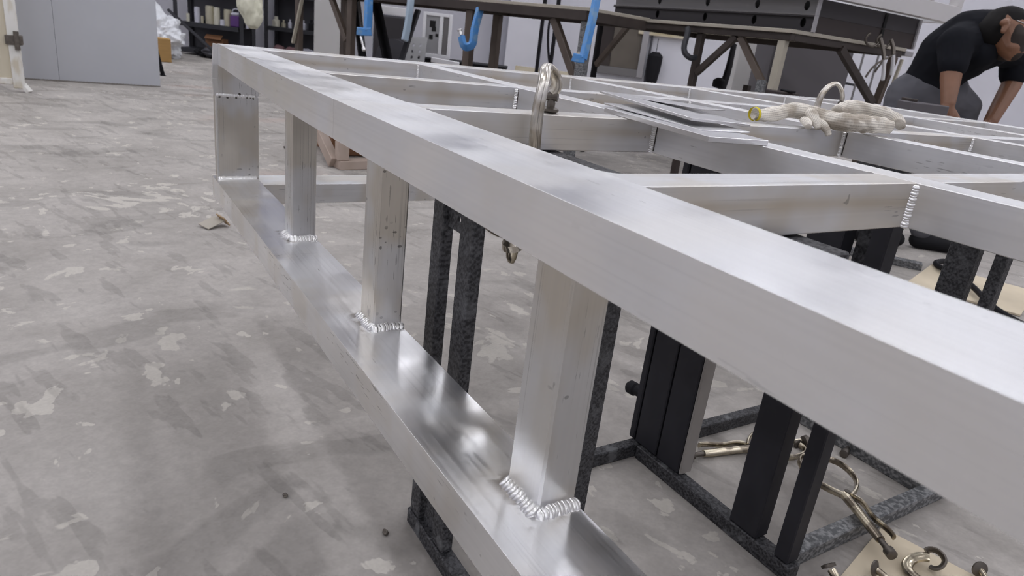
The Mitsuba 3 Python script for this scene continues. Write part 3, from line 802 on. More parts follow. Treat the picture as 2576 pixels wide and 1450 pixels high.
for i, (dx, dy, r, mat) in enumerate(((0, 0, .10, 'shelf_back'), (-.1, -.12, .08, 'matt_black'), (.02, .16, .09, 'pale_blue_paint'), (-.06, .03, .06, 'clear_white'))):
    m = trimesh.creation.icosphere(3)
    m.vertices = m.vertices * [r * 1.2, r * 1.4, r * .75] * (0.65 + .7 * meshkit.fbm(m.vertices * 2.1 + i * 5, 3)[:, None])
    m.vertices += [c[0] + dx + .06, c[1] + dy, 0.001 - m.vertices[:, 2].min()]
    add('rag', m, mat, t, smooth=40)
# hanging bag
t = thing('hanging_bag', 'cream cloth bag hanging from the end of the left rack', 'bag')
pts = [[-8.822, 1.882, 1.139], [-8.747, 1.863, 0.940], [-8.675, 1.856, 0.766], [-8.608, 1.861, 0.619], [-8.556, 1.858, 0.496]]
m, uv = tube(spline(pts, 8), np.interp(np.linspace(0, 1, 33), [0, .25, .6, .85, 1], [.06, .13, .155, .12, .05]), 48)
v = m.vertices * 1.0
ctr_ = v.mean(0)
f = 1 + 1.1 * (meshkit.fbm(v * np.array([11, 11, 4]), 4, 8) - .5) + .25 * (meshkit.fbm(v * np.array([40, 40, 7]), 2, 3) - .5)
ax = np.stack([np.interp(v[:, 2], [pts[-1][2], pts[0][2]], [pts[-1][i], pts[0][i]]) for i in range(2)], 1)
v[:, :2] = ax + (v[:, :2] - ax) * f[:, None]
m = trimesh.Trimesh(v, m.faces, process=False); trimesh.repair.fix_normals(m)
add('sack', m, 'cream_cloth', t, smooth=45)
add('cord', tb([pts[0], np.add(pts[0], [-.25, .06, .5])], .008, 8), 'cream_cloth', t)
t = thing('white_crate', 'small white crate on the floor below the hanging bag', 'crate')
c = np.array([-9.193, 2.034, 0.000])
for dz in (0.02, .10, .18):
    add('band', move(box([-.12, -.16, dz], [.12, .16, dz + .035], .004), rot_z(-.4, [c[0], c[1], 0])), 'clear_white', t)
add('corner_post', move(box([.10, -.15, .0], [.118, -.13, .21], .003), rot_z(-.4, [c[0], c[1], 0])), 'clear_white', t)
add('corner_post', move(box([.10, .13, .0], [.118, .15, .21], .003), rot_z(-.4, [c[0], c[1], 0])), 'clear_white', t)
r2d = (r2q - r2p) / np.linalg.norm(r2q - r2p)
nb2 = np.array([-r2d[1], r2d[0]])
for s, z, r, h, mat, lab in ((.12, .50, .06, .13, 'tin_pale', 'cream bottle on the right rack shelf, leftmost there'), (.24, .50, .035, .09, 'tin', 'small tin on the right rack shelf beside the cream bottle'), (.34, .50, .03, .11, 'clear_white', 'slim pale bottle on the right rack shelf left of the brown table leg'),
                             (.54, .50, .06, .12, 'clear_white', 'white pot on the right rack shelf, right of the brown table leg'), (.68, .50, .045, .14, 'matt_black', 'black can on the right rack shelf next to the column')):
    c = r2p + r2d * s + nb2 * .14
    t = thing('bottle', lab, 'bottle', 'bottles on the right rack')
    add('body', lathe([(r, 0), (r, h * .7), (r * .45, h * .85), (r * .45, h)], [*c, z + .0005], (0, 0, 1), 16), mat, t)
    add('cap', lathe([(r * .5, 0), (r * .5, .02)], [*c, z + .001 + h], (0, 0, 1), 12), mat, t)
for s, mat, lab in ((.16, 'pink_rag', 'pink rag bundle on the bottom of the right rack'), (.36, 'pink_rag', 'reddish rag bundle beside the brown table leg on the right rack'), (.62, 'clear_white', 'white bundle on the bottom of the right rack near the column')):
    c = r2p + r2d * s + nb2 * .16
    m = trimesh.creation.icosphere(3)
    m.vertices = m.vertices * [.09, .09, .065] * (0.65 + .7 * meshkit.fbm(m.vertices * 2.1 + s * 15, 3)[:, None])
    m.vertices += [c[0], c[1], .0905 - m.vertices[:, 2].min()]
    tag(add('rag_bundle', m, mat, smooth=40), lab, 'rags')

# ------------------------------------------------------------------ the two steel work tables
FA = 1.029                     # heading of things that stand square to the room


def stand_box(c, w, d, z0, z1, ang=FA, b=.004):
    return move(box([-w / 2, -d / 2, z0], [w / 2, d / 2, z1], b), rot_z(ang, [c[0], c[1], 0]))


ta = thing('work_table', 'steel work table with blue clamps hanging from its edge', 'table')
a0, ua = np.array([-1.83, 2.385]), np.array([-0.970, -0.243])
va = np.array([-0.243, 0.970])


def onA(s, o, z):
    c = a0 + ua * s + va * o
    return [c[0], c[1], z]


add('table_top', bar(onA(0, .32, 1.01), onA(3.9, .32, 1.01), .64, .02, .002), 'table_edge', ta)
for o in (.02, .62):
    add('apron', bar(onA(0.02, o, .972), onA(3.88, o, .972), .04, .055, .002), 'table_dark', ta)
for s_ in (.02, 1.3, 2.6, 3.86):
    add('cross_rail', bar(onA(s_, .045, .972), onA(s_, .595, .972), .04, .055, .002, up=(0, 0, 1)), 'table_dark', ta)
for s_, o, mat in ((.04, .05, 'galvanised'), (1.10, .05, 'brown_steel'), (2.62, .05, 'brown_steel'), (3.50, .05, 'brown_steel'), (3.60, .60, 'brown_steel'), (1.40, .60, 'brown_steel')):
    add('leg', bar(onA(s_, o, .002), onA(s_, o, .944), .07, .05, .003, up=(*va, 0)), mat, ta)
add('tape', bar(onA(.04, .022, .72), onA(.04, .022, .76), .05, .004, .001, up=(*va, 0)), 'plywood', ta)
add('brace', bar(onA(.32, .05, .944), onA(.075, .05, .60), .05, .04, .003, up=(*va, 0)), 'brown_steel', ta)
add('brace', bar(onA(2.95, .05, .944), onA(2.68, .05, .60), .05, .04, .003, up=(*va, 0)), 'brown_steel', ta)
add('brace', bar(onA(3.36, .012, .944), onA(3.53, .005, .50), .02, .03, .002, up=(*va, 0)), 'beige_steel', ta)
add('foot_rail', bar(onA(1.44, .60, .14), onA(3.56, .60, .14), .05, .05, .003), 'brown_steel', ta)

tB = thing('work_table', 'steel work table with pale edge and slanted braces carrying the channel frames', 'table')
x0, x1, y0, y1 = -2.78, -0.93, 3.10, 4.24
add('table_top', box([x0, y0, 1.0], [x1, y1, 1.02], .002), 'table_edge', tB)
add('apron', box([x0 + .01, y0 + .02, .962], [x1 - .01, y0 + .06, .9995], .002), 'table_dark', tB)
add('apron', box([x0 + .01, y1 - .06, .962], [x1 - .01, y1 - .02, .9995], .002), 'table_dark', tB)
add('apron', box([x1 - .05, y0 + .0605, .962], [x1 - .01, y1 - .0605, .9995], .002), 'table_dark', tB)
add('apron', box([x0 + .01, y0 + .0605, .962], [x0 + .05, y1 - .0605, .9995], .002), 'table_dark', tB)
add('end_tab', box([x1 - .08, y1 + .0005, .975], [x1, y1 + .09, 1.005], .003), 'channel_light', tB)
for x, y, mat, w in ((-2.70, 3.16, 'matt_black', .03), (-1.65, 3.16, 'table_dark', .045), (-1.0, 3.145, 'beige_steel', .05), (-0.95, 4.085, 'brown_steel', .05), (-2.0, 4.1, 'table_dark', .05)):
    add('leg', box([x - w / 2, y - .02, .002], [x + w / 2, y + .02, .9615 if y < 4 or x < -2 else .66], .003), mat, tB)
add('brace', bar([-2.37, 3.145, .96], [-2.665, 3.145, .67], .03, .04, .002), 'brown_steel', tB)
add('brace', bar([-1.345, 3.145, .96], [-1.615, 3.145, .72], .03, .04, .002), 'table_dark', tB)
add('brace', bar([-1.32, 3.15, .96], [-1.10, 3.19, .70], .03, .04, .002), 'brown_steel', tB)
add('foot_plate', box([-1.12, 3.14, .64], [-1.06, 3.16, .735], .002), 'galvanised', tB)
add('brace', bar([-0.945, 3.59, .96], [-0.945, 4.06, .67], .035, .045, .002), 'table_dark', tB)
add('brace', bar([-0.945, 4.15, .96], [-0.945, 4.10, .67], .035, .045, .002), 'brown_steel', tB)
add('brace', bar([-0.90, 4.17, .95], [-0.90, 4.125, .62], .018, .018, .002), 'beige_steel', tB)


def channel_frame(z0, z1, mat, inner, label):
    """Rectangular frame of rolled channels; oval holes along the front web."""
    t = thing('channel_frame', label, 'metal frame', None)
    xa, xb, ya, yb = -2.72, -0.935, 3.27, 4.33
    web = m3.Manifold.cube([xb - xa, .006, z1 - z0]).translate([xa, ya + .02, z0])
    for hx in (-2.24, -1.78, -1.37, -1.015):
        hole = m3.Manifold.cylinder(.03, .019, circular_segments=24).scale([1, 1.35, 1]).rotate([90, 0, 0]).translate([hx, ya + .035, (z0 + z1) / 2 + .005])
        web -= hole
    add('front_web', web, mat, t)
    add('lip', box([xa, ya, z1 - .008], [xb, ya + .0195, z1], .001), mat, t)
    add('lip', box([xa, ya, z0], [xb, ya + .0195, z0 + .008], .001), mat, t)
    add('end_lip', box([xb + .0005, ya, z0 + .0], [xb + .012, ya + .026, z1], .001), 'channel_light', t)
    add('inner_panel', box([xa, ya + .06, z0 + .002], [xb - .03, ya + .065, z1 - .002], .001), 'hole_black', t)
    add('end_web', box([xb - .02, ya + .03, z0], [xb - .012, yb, z1], .001), inner, t)
    add('rear_web', box([xa, yb - .006, z0], [xb - .021, yb, z1], .001), inner, t)
    add('stiffener', box([xb - .0115, 3.94, z0 + .004], [xb - .004, 3.965, z1 - .004], .001), 'hole_black', t)
    add('corner_edge', box([xb - .0115, yb - .02, z0], [xb + .002, yb, z1], .001), 'channel_light', t)
    return t


channel_frame(1.0205, 1.108, 'channel_dark', 'box_brown', 'dark channel frame with oval holes lying on the table top')  # same aluminium as the upper one; its dark reflection is put into the colour
channel_frame(1.1085, 1.20, 'channel_mid', 'channel_dark', 'grey channel frame with oval holes stacked on the dark one')
t = thing('box_frame', 'large pale aluminium box frame on top of the channel frames', 'metal frame')
add('front_beam', box([-2.74, 3.20, 1.2005], [-0.84, 3.26, 1.30], .002), 'white_metal', t)
add('end_beam', box([-0.90, 3.2605, 1.2005], [-0.84, 4.56, 1.30], .002), 'pale_alu', t)
add('rear_beam', box([-2.74, 4.50, 1.2005], [-0.9005, 4.56, 1.30], .002), 'white_metal', t)
for x, y in ((-.87, 3.23), (-.87, 4.2), (-.87, 4.53), (-2.7, 3.23)):
    add('post', box([x - .03, y - .03, 1.3005], [x + .03, y + .03, 1.75], .002), 'pale_alu', t)


def blue_clamp(path, foot, label, mat='blue_paint', w=.021, screw=None):
    t = thing('bar_clamp', label, 'clamp', 'blue clamps on the table edge')
    p = spline(path, 8)
    add('frame', tb(p, [(w * .62, w)], 10, rect=True, up=(*va, 0)), mat, t)
    if foot:
        add('foot', tb(spline(foot, 4), [(w * .75, w)], 10, rect=True, up=(0, 0, 1)), mat, t)
    if screw:
        add('screw', cyl(screw[0], screw[1], .011, 12), 'weld_metal', t)
        add('swivel', cyl(screw[1], np.add(screw[1], np.subtract(screw[1], screw[0]) * .25), .018, 12), 'weld_metal', t)
    return t


blue_clamp([[-4.032, 1.807, 1.162], [-3.971, 1.792, 1.000], [-3.917, 1.775, 0.852], [-3.864, 1.756, 0.703]], [[-3.848, 1.783, 0.707], [-3.880, 1.729, 0.700], [-3.909, 1.687, 0.700]], 'blue clamp hanging from the table, second from the dark slanted angle bars', w=.030, screw=([-3.878, 1.707, 0.662], [-3.836, 1.719, 0.582]))
blue_clamp([[-2.872, 2.213, 1.196], [-2.825, 2.191, 1.053], [-2.785, 2.154, 0.909], [-2.752, 2.116, 0.777], [-2.740, 2.092, 0.710], [-2.754, 2.063, 0.699], [-2.780, 2.045, 0.732], [-2.794, 2.043, 0.762]], None, 'blue hook-shaped clamp hanging in front of the brown table leg', w=.026, screw=([-2.800, 2.042, 0.772], [-2.814, 2.037, 0.799]))
blue_clamp([[-1.758, 2.368, 1.189], [-1.719, 2.341, 1.058], [-1.690, 2.311, 0.949], [-1.661, 2.275, 0.827], [-1.639, 2.245, 0.732]], [[-1.635, 2.253, 0.733], [-1.658, 2.218, 0.732], [-1.674, 2.195, 0.736]], 'longest blue clamp, on the corner of the table with the blue clamps', w=.024)
blue_clamp([[-3.432, 1.923, 1.133], [-3.380, 1.901, 0.981], [-3.332, 1.872, 0.829], [-3.293, 1.834, 0.683]], None, 'pale blue clamp bar between the bright blue ones', 'pale_blue_paint', w=.024)
for i, (pts, lab) in enumerate((([[-0.863, 3.821, 1.046], [-0.827, 3.831, 0.978], [-0.806, 3.830, 0.930]], 'silver clamp hanging at the end of the right table, left one of two'),
                                ([[-0.865, 3.935, 1.048], [-0.839, 3.943, 1.001], [-0.826, 3.940, 0.965]], 'silver clamp hanging at the end of the right table, right one of two'))):
    t = thing('locking_clamp', lab, 'clamp', 'clamps at the end of the right table')
    p = np.array(pts)
    add('arm', tb(spline(p, 5), .012, 10), 'dark_screw', t)
    add('handle', tb(spline([p[-1], p[-1] + [0.005, .015, -.05], p[-1] + [.008, .03, -.115]], 5), [(.013, .010)], 10), 'white_metal', t)
    add('hook', tb(spline([p[0] + [0, 0, -.02], p[0] + [-.02, -.05, -.05], p[0] + [-.03, -.09, -.02], p[0] + [-.02, -.075, .02]], 6), .007, 8), 'dark_screw', t)
    add('lever', tb(spline([p[-1], p[-1] + [-.02, -.05, -.045], p[-1] + [-.03, -.085, -.11]], 5), .006, 8), 'dark_screw', t)

# ------------------------------------------------------------------ behind the tables
t = thing('angle_beam', 'thick black angle bar leaning, right of the bright blue clamp', 'steel beam')
add('web', bar([-4.738, 2.135, 0.938], [-4.462, 2.188, 0.387], .075, .03, .003), 'matt_black', t)
add('flange', bar([-4.700, 2.155, 0.941], [-4.423, 2.211, 0.393], .015, .05, .003), 'matt_black', t)
t = thing('angle_beam', 'dark angle bar leaning left of the bright blue clamp', 'steel beam')
add('web', bar([-4.849, 1.982, 0.960], [-4.585, 1.995, 0.378], .07, .03, .003), 'matt_black', t)
add('flange', bar([-4.798, 1.999, 0.930], [-4.614, 2.003, 0.515], .02, .05, .003), 'galvanised', t)
t = thing('angle_beam', 'dark slanted angle bar behind the pale blue clamp bar', 'steel beam')
add('web', bar([-4.416, 2.419, 0.923], [-4.316, 2.214, 0.387], .05, .03, .003), 'shelf_steel', t)
t = thing('light_beam', 'pale steel beam lying across below the table', 'steel beam')
add('web', bar([-5.217, 2.350, 0.899], [-5.063, 2.579, 0.894], .05, .075, .003), 'white_metal', t)
t = thing('dark_cabinet', 'dark grey cabinet below the table behind the clamps', 'cabinet')
c = np.array([-6.480, 3.026, 0.725])
add('body', stand_box(c, .42, .3, .002, .86), 'shelf_back', t)
add('door', stand_box(c + [.13, -.085, 0], .38, .012, .09, .84), 'channel_dark', t)
c = np.array([-5.402, 2.612, 0.552])
t = thing('cable_drum', 'dark round drum on the floor below the table', 'drum')
dd = np.array([.80, -.5, 0]) / np.linalg.norm([.80, -.5])
add('flange', lathe([(.04, 0), (.19, 0), (.19, .02), (.04, .02)], [c[0], c[1], .44], dd, 28), 'shelf_back', t)
add('core', lathe([(.10, -.18), (.10, -.001)], [c[0], c[1], .44], dd, 24), 'box_brown', t)
add('flange', lathe([(.04, -.2), (.19, -.2), (.19, -.181), (.04, -.181)], [c[0], c[1], .44], dd, 28), 'shelf_back', t)
add('cradle', stand_box([c[0] - .08, c[1] + .05], .34, .34, .001, .249), 'shelf_steel', t)
t = thing('slotted_plate', 'grey slotted steel plate leaning left of the white window frame', 'steel plate')
p0, p1 = np.array([-4.621, 2.495, 0.340]), np.array([-5.014, 2.701, 0.676])
d = p1 - p0
L = np.linalg.norm(d)
pl = m3.Manifold.cube([.19, L, .006]).translate([-.095, 0, 0])
for yy in (.30, .46, .62, .78):
    for xx in (-.035, .035):
        pl -= m3.Manifold.cylinder(.03, .014, circular_segments=12).scale([.8, 1.7, 1]).translate([xx, L * yy, -.01])
ez = np.cross(np.array([.516, .857, .1]), d / L); ez /= np.linalg.norm(ez)
ex = np.cross(d / L, ez)
me = pl.to_mesh()
vv = me.vert_properties[:, :3]
add('plate', trimesh.Trimesh(p0 + vv[:, :1] * ex + vv[:, 1:2] * d / L + vv[:, 2:] * ez, me.tri_verts, process=False), 'plate_grey', t)

bench = thing('low_bench', 'low black bench below the white window frame', 'bench')
cb = np.array([-5.060, 3.253, 0.448])
add('body', stand_box(cb, .92, .40, .002, .475), 'matt_black', bench)
add('top', stand_box(cb, .94, .42, .4755, .49), 'matt_black', bench)
k = add('white_tube', bar(np.add([-5.014, 2.861, 0.480], [0, 0, .0]), [-4.850, 3.098, 0.463], .05, .05, .006), 'white_metal')
tag(k, 'white tube lying on the low black bench', 'tube')
t = thing('window_unit', 'white framed window unit standing on the low bench under the table', 'window frame')
w0, w1 = np.array([-5.238, 2.845, 0.675]), np.array([-5.072, 3.093, 0.671])
w0, w1 = w0[:2], w1[:2]
dw = (w1 - w0) / np.linalg.norm(w1 - w0)
Lw = np.linalg.norm(w1 - w0)


def wbox(s0, s1, z0, z1, th=.04, o=0, b=.003):
    nn_ = np.array([-dw[1], dw[0]])
    m = box([s0, -th / 2 + o, z0], [s1, th / 2 + o, z1], b)
    return move(m, rot_z(math.atan2(dw[1], dw[0]), [w0[0], w0[1], 0]))


zb, zt = .4905, .93
add('frame', wbox(0, .032, zb, zt), 'white_metal', t)
add('frame', wbox(Lw - .03, Lw, zb, zt), 'white_metal', t)
add('frame', wbox(.0325, Lw - .0305, zb, zb + .04), 'white_metal', t)
add('frame', wbox(.0325, Lw - .0305, zt - .03, zt), 'white_metal', t)
add('mullion', wbox(Lw * .58, Lw * .58 + .035, zb + .0405, zt - .0305), 'white_metal', t)
add('pane', wbox(.033, Lw * .58 - .0005, zb + .041, zt - .031, .006, 0, .001), 'pane_grey', t)
add('pane', wbox(Lw * .58 + .0355, Lw - .031, zb + .041, zt - .031, .006, 0, .001), 'channel_mid', t)
for s_, z, r in ((.10, .83, .03), (.115, .78, .022), (.09, .70, .02), (.15, .72, .014)):
    k = wbox(s_ - r, s_ + r, z - r * 1.4, z + r * .8, .004, -.006)
    add('handle_mark', k, 'hole_black', t)

k = add('plank', bar([*(np.array([-8.608, 6.081, 0.285])[:2]), .21], [*(np.array([-7.970, 7.059, 0.306])[:2]), .21], .03, .24, .004), 'plywood')
tag(k, 'long yellowish plank standing on edge at the foot of the white wall', 'plank')
for px, lab in ((0, 'black upright pipe left of the tall clamp arm on the frame'), (1, 'black upright pipe just right of the tall clamp arm')):
    c = np.array(([-5.347, 4.371, 0.750], [-4.916, 4.265, 0.770])[px])
    t = thing('upright_pipe', lab, 'pipe')
    add('shaft', cyl([c[0], c[1], .02], [c[0], c[1], 1.9], .022, 12), 'matt_black', t)
    add('base', lathe([(.09, 0), (.09, .012), (.03, .02)], [c[0], c[1], .0005], (0, 0, 1), 20), 'matt_black', t)
    if px:
        add('hose', tb(spline([[c[0] - .03, c[1] - .05, 1.1], [c[0] - .035, c[1] - .06, .85], [c[0] + .0, c[1] - .035, .62], [c[0] + .03, c[1] + .02, .40]], 8), .013, 10), 'matt_black', t)



# on and along the white back wall
nW = np.array([-0.75960, 0.65039])


def wallbox(s0, s1, z0, z1, th, off=0.004, b=.004):
    d = (B - A) / np.linalg.norm(B - A)
    m = box([s0, off, z0], [s1, off + th, z1], b)
    M = np.eye(4)
    M[:2, 0], M[:2, 1], M[:2, 3] = d, -nW, A
    if np.linalg.det(M[:3, :3]) < 0:
        mm = m.copy(); v_ = mm.vertices @ M[:3, :3].T + M[:3, 3]
        return trimesh.Trimesh(v_, mm.faces[:, ::-1], process=False)
    return move(m, M)


t = thing('wall_cabinet', 'brown wall cabinet with grey frame below the right table, left of the black bag', 'cabinet')
a, b2 = 1.404, 2.239
zl, zh = 0.347, 1.286
add('back', wallbox(a, b2, zl, zh, .02), 'box_brown', t)
add('frame', wallbox(b2 - .11, b2, zl, zh, .10, .0245), 'channel_light', t)
add('frame', wallbox(a, b2 - .1105, zl, zl + .13, .10, .0245), 'channel_mid', t)
add('frame', wallbox(a, b2 - .1105, zh - .06, zh, .10, .0245), 'channel_mid', t)
add('door', wallbox(a + .22, b2 - .1105, zl + .1305, zh - .0605, .03, .0245), 'cab_brown', t)
add('shelf', wallbox(a, a + .2195, zl + .1305, zl + .30, .05, .0245), 'table_dark', t)
k = add('wall_shelf', wallbox(2.045, 2.881, 1.074, 1.140, .12), 'plywood')
tag(k, 'narrow shelf strip on the white wall above the black bag', 'shelf')
t = thing('garment_bag', 'long black bag hanging on the white wall below the right table', 'bag')
c = A + (B - A) / np.linalg.norm(B - A) * 2.404 - nW * .17
m, uv = tube(spline([[*c, 0.261], [*c, 0.491], [*c, 0.687], [*c, 0.812]], 8), np.interp(np.linspace(0, 1, 25), [0, .1, .5, .88, 1], [.06, .10, .125, .13, .06]), 24)
trimesh.repair.fix_normals(m)
add('body', m, 'matt_black', t)
add('strap', cyl([*c, 0.812], [*c, 1.028], .006, 8), 'matt_black', t)
k = add('wall_pipe', cyl([*(A + (B - A) / np.linalg.norm(B - A) * 2.294 - nW * .06), .01], [*(A + (B - A) / np.linalg.norm(B - A) * 2.294 - nW * .06), 2.2], .02, 12), 'shelf_back')
tag(k, 'thin dark pipe running up the white wall beside the black bag', 'pipe')
k = add('black_hose', tb(spline([[-1.699, 3.074, 0.983], [-1.667, 3.048, 0.899], [-1.644, 3.040, 0.835], [-1.625, 3.055, 0.814], [-1.615, 3.109, 0.815]], 8), .018, 10), 'shelf_steel')
tag(k, 'dark bent tube hanging beside the black leg of the right table', 'tube')
t = thing('leaning_cover', 'black curved cover leaning under the right table beside the pale pillar', 'cover')
add('shell', tb(spline([[-2.225, 4.146, 0.276], [-2.332, 4.195, 0.594], [-2.351, 4.240, 0.704], [-2.379, 4.279, 0.828], [-2.408, 4.314, 0.945]], 8), np.stack([np.linspace(.065, .028, 33), np.linspace(.03, .02, 33)], 1), 14), 'matt_black', t)
add('knob', lathe([(.02, 0), (.05, .01), (.05, .06), (.02, .08)], [-2.314, 4.131, 0.602], (0, 0, 1), 16), 'matt_black', t)
k = add('pale_pillar', stand_box(np.array([-3.342, 5.537, 0.846]), .20, .2, .002, 1.9), 'column_paint')
tag(k, 'pale grey pillar under the right table beside the black cover', 'pillar')
t = thing('tall_cabinet', 'large dark grey cabinet standing behind the pale leg of the right table', 'cabinet')
c = np.array([-2.498, 5.306, 0.901])
add('body', stand_box(c, .70, .45, .03, 1.15), 'cab_dark', t)
add('plinth', stand_box(c, .66, .40, .002, .0295), 'matt_black', t)
add('door', stand_box(c + np.array([.1966, -.118, 0]), .67, .012, .06, 1.13, b=.003), 'cab_dark', t)
t = thing('dark_crate', 'dark crate standing below the pale leg of the right table', 'crate')
c = np.array([-0.749, 2.916, 0.730])
add('body', stand_box(c, .13, .14, .002, .70), 'box_brown', t)
add('lid', stand_box(c + [.033, .0, 0], .03, .15, .7005, .712), 'matt_black', t)
t = thing('wire_stand', 'thin grey wire stand in front of the white wall, left of the V-shaped brace', 'stand')
for q in ([-3.223, 7.313, 0.340], [-3.136, 7.458, 0.360]):
    add('rod', cyl([q[0], q[1], .001], [q[0], q[1], 1.35], .012, 10), 'channel_mid', t)
add('cross_rod', cyl([-3.356, 7.313, 0.730], [-3.205, 7.527, 0.708], .014, 10), 'shelf_steel', t)
t = thing('brown_box', 'brown box on a post in front of the bending man', 'box')
c = np.array([0.035, 2.852, 0.740])
add('body', stand_box(c, .165, .12, .62, .745, FA, .004), 'cab_dark', t)
add('side_strip', stand_box(c + [-.053, -.02, 0], .02, .10, .7455, .757, FA, .002), 'table_dark', t)
add('post', stand_box(c, .08, .08, .002, .6195, FA), 'table_dark', t)

# ------------------------------------------------------------------ the man bending down on the right
man = thing('person', 'man in black t-shirt and grey jeans with glasses, bending over behind the frame', 'person')


def skin_mesh(bones, edge=.016, it=12):
    """bones: list of ((p, r), (q, r)) - hulls of spheres, united, refined and smoothed."""
    out = []
    for (p, r), (q, s2) in bones:
        a_ = m3.Manifold.sphere(r, 20).translate(list(map(float, p)))
        b_ = m3.Manifold.sphere(s2, 20).translate(list(map(float, q)))
        out.append(m3.Manifold.batch_hull([a_, b_]))
    u_ = m3.Manifold.batch_boolean(out, m3.OpType.Add).refine_to_length(edge)
    me_ = u_.to_mesh()
    m_ = trimesh.Trimesh(me_.vert_properties[:, :3], me_.tri_verts, process=True)
    trimesh.smoothing.filter_taubin(m_, .5, .53, it)
    return m_


J = {
    'pelvis': np.array([-0.224, 3.296, 0.776]), 'waist': np.array([-0.194, 3.291, 0.875]), 'belly': np.array([-0.152, 3.296, 0.962]),
    'chest': np.array([-0.091, 3.315, 1.026]), 'upper': np.array([-0.031, 3.352, 1.062]), 'neck': np.array([0.019, 3.362, 1.078]),
    'head': np.array([0.061, 3.299, 1.062]), 'chin': np.array([0.124, 3.273, 0.997]), 'crown': np.array([0.054, 3.408, 1.127]),
    'shl': np.array([-0.054, 3.128, 1.008]), 'ell': np.array([-0.002, 3.074, 0.868]), 'wrl': np.array([0.057, 3.009, 0.751]),
    'shr': np.array([-0.008, 3.618, 1.002]), 'elr': np.array([0.016, 3.604, 0.870]), 'wrr': np.array([0.057, 3.434, 0.692]),
}
vdir = np.array([-0.783, 0.518, -0.343])
pel = J['pelvis']
hipL, hipR = pel + np.array([.0, -.02, -.03]) + .07 * np.array([-.5, -.85, 0]) * .6, pel + .10 * np.array([.5, .85, 0])
kneeL, ankL = np.array([pel[0] - .02, pel[1] - .10, .46]), np.array([pel[0] - .06, pel[1] - .08, .09])
kneeR = np.array([-0.093, 3.472, 0.742]); ankR = np.array([kneeR[0] - .02, kneeR[1] + .0, .09])
kneeR2 = np.array([kneeR[0], kneeR[1], .47])
torso = [((J['pelvis'], .12), (J['waist'], .105)), ((J['waist'], .105), (J['belly'], .125)), ((J['belly'], .125), (J['chest'], .128)), ((J['chest'], .128), (J['upper'], .10)), ((J['upper'], .095), (J['neck'], .062))]


def hand(w, d, side, seedr=.0085):
    d = d / np.linalg.norm(d); side = side - d * (side @ d); side /= np.linalg.norm(side); up = np.cross(d, side)
    bb = [((w, .026), (w + d * .05 + side * .018, .020)), ((w, .026), (w + d * .05 - side * .018, .020)), ((w + d * .05 + side * .018, .020), (w + d * .085 + side * .028, .013)), ((w + d * .05 - side * .018, .020), (w + d * .085 - side * .028, .012))]
    for i_, L_ in enumerate((.068, .078, .073, .056)):
        o = side * (.029 - .0195 * i_)
        a1 = w + d * .085 + o
        a2 = a1 + d * L_ * .5 + up * .012 + o * .10
        a3 = a2 + d * L_ * .28 + up * .022
        a4 = a3 + d * L_ * .12 + up * .022
        bb += [((a1, .0105), (a2, .0095)), ((a2, .0095), (a3, .0088)), ((a3, .0088), (a4, .008))]
    t1 = w + d * .025 + side * .026
    t2 = t1 + d * .035 + side * .022 + up * .012
    t3 = t2 + d * .032 + side * .004 + up * .012
    bb += [((t1, .014), (t2, .0115)), ((t2, .0115), (t3, .0095))]
    return bb


camx = np.array([.516, .857, 0.0])
body = [((p_, r_ * .82), (q_, s_ * .82)) for (p_, r_), (q_, s_) in torso]
body += [((J['neck'], .058), (J['head'], .062)), ((J['chest'], .085), (J['shl'], .052)), ((J['shl'], .05), (J['ell'], .044)), ((J['ell'], .044), (J['wrl'], .029)),
         ((J['upper'], .07), (J['shr'], .05)), ((J['shr'], .05), (J['elr'], .044)), ((J['elr'], .044), (J['wrr'], .031)),
         ((pel, .11), (hipL, .10)), ((hipL, .09), (kneeL, .06)), ((kneeL, .058), (ankL, .042)), ((pel, .11), (hipR, .095)), ((hipR, .085), (kneeR, .06)), ((kneeR, .058), (kneeR2, .055)), ((kneeR2, .055), (ankR, .042))]
body += hand(J['wrl'], J['wrl'] - J['ell'] + np.array([0, 0, -.1]), camx)
body += hand(J['wrr'], J['wrr'] - J['elr'], camx)
hd, ch, cr = J['head'], J['chin'], J['crown']
face = (ch - cr); face /= np.linalg.norm(face)                 # from crown to chin
fwd = np.array([.85, .45, -.45]); fwd -= face * (fwd @ face); fwd /= np.linalg.norm(fwd)   # where he looks: right and down
lat = np.cross(face, fwd)
if lat @ np.array([.42, -.90, .0]) < 0:
    lat = -lat                                                   # towards the camera
hc = hd
body += [((hc - face * .035 - fwd * .02, .088), (hc - face * .02 + fwd * .02, .085)), ((hc + fwd * .015, .078), (hc + face * .075 + fwd * .045, .042)), ((hc + face * .085 + fwd * .055, .028), (hc + face * .08 + fwd * .035 + lat * .02, .03)),
         ((hc + fwd * .085 + face * .01, .012), (hc + fwd * .108 + face * .035, .013)), ((hc + fwd * .078 + face * .062, .012), (hc + fwd * .080 + face * .064 + lat * .014, .010)),
         ((hc + fwd * .085 - face * .01 + lat * .03, .014), (hc + fwd * .085 - face * .01 - lat * .03, .014))]
for sg in (1, -1):
    e = hc + lat * sg * .079 - fwd * .050 + face * .052
    body += [((e - face * .024 + lat * sg * .006, .015), (e + face * .004 + lat * sg * .016 - fwd * .012, .017)), ((e + face * .006 + lat * sg * .010, .015), (e + face * .034, .010))]
add('body', skin_mesh(body, .012, 6), 'skin', man, smooth=True)
hairb = [((hc - face * .052 - fwd * .014, .095), (hc - face * .058 + fwd * .022, .089)), ((hc - face * .045 - fwd * .035, .085), (hc + face * .005 - fwd * .062, .070))]
add('hair', skin_mesh(hairb, .014, 6), 'hair', man, smooth=True)
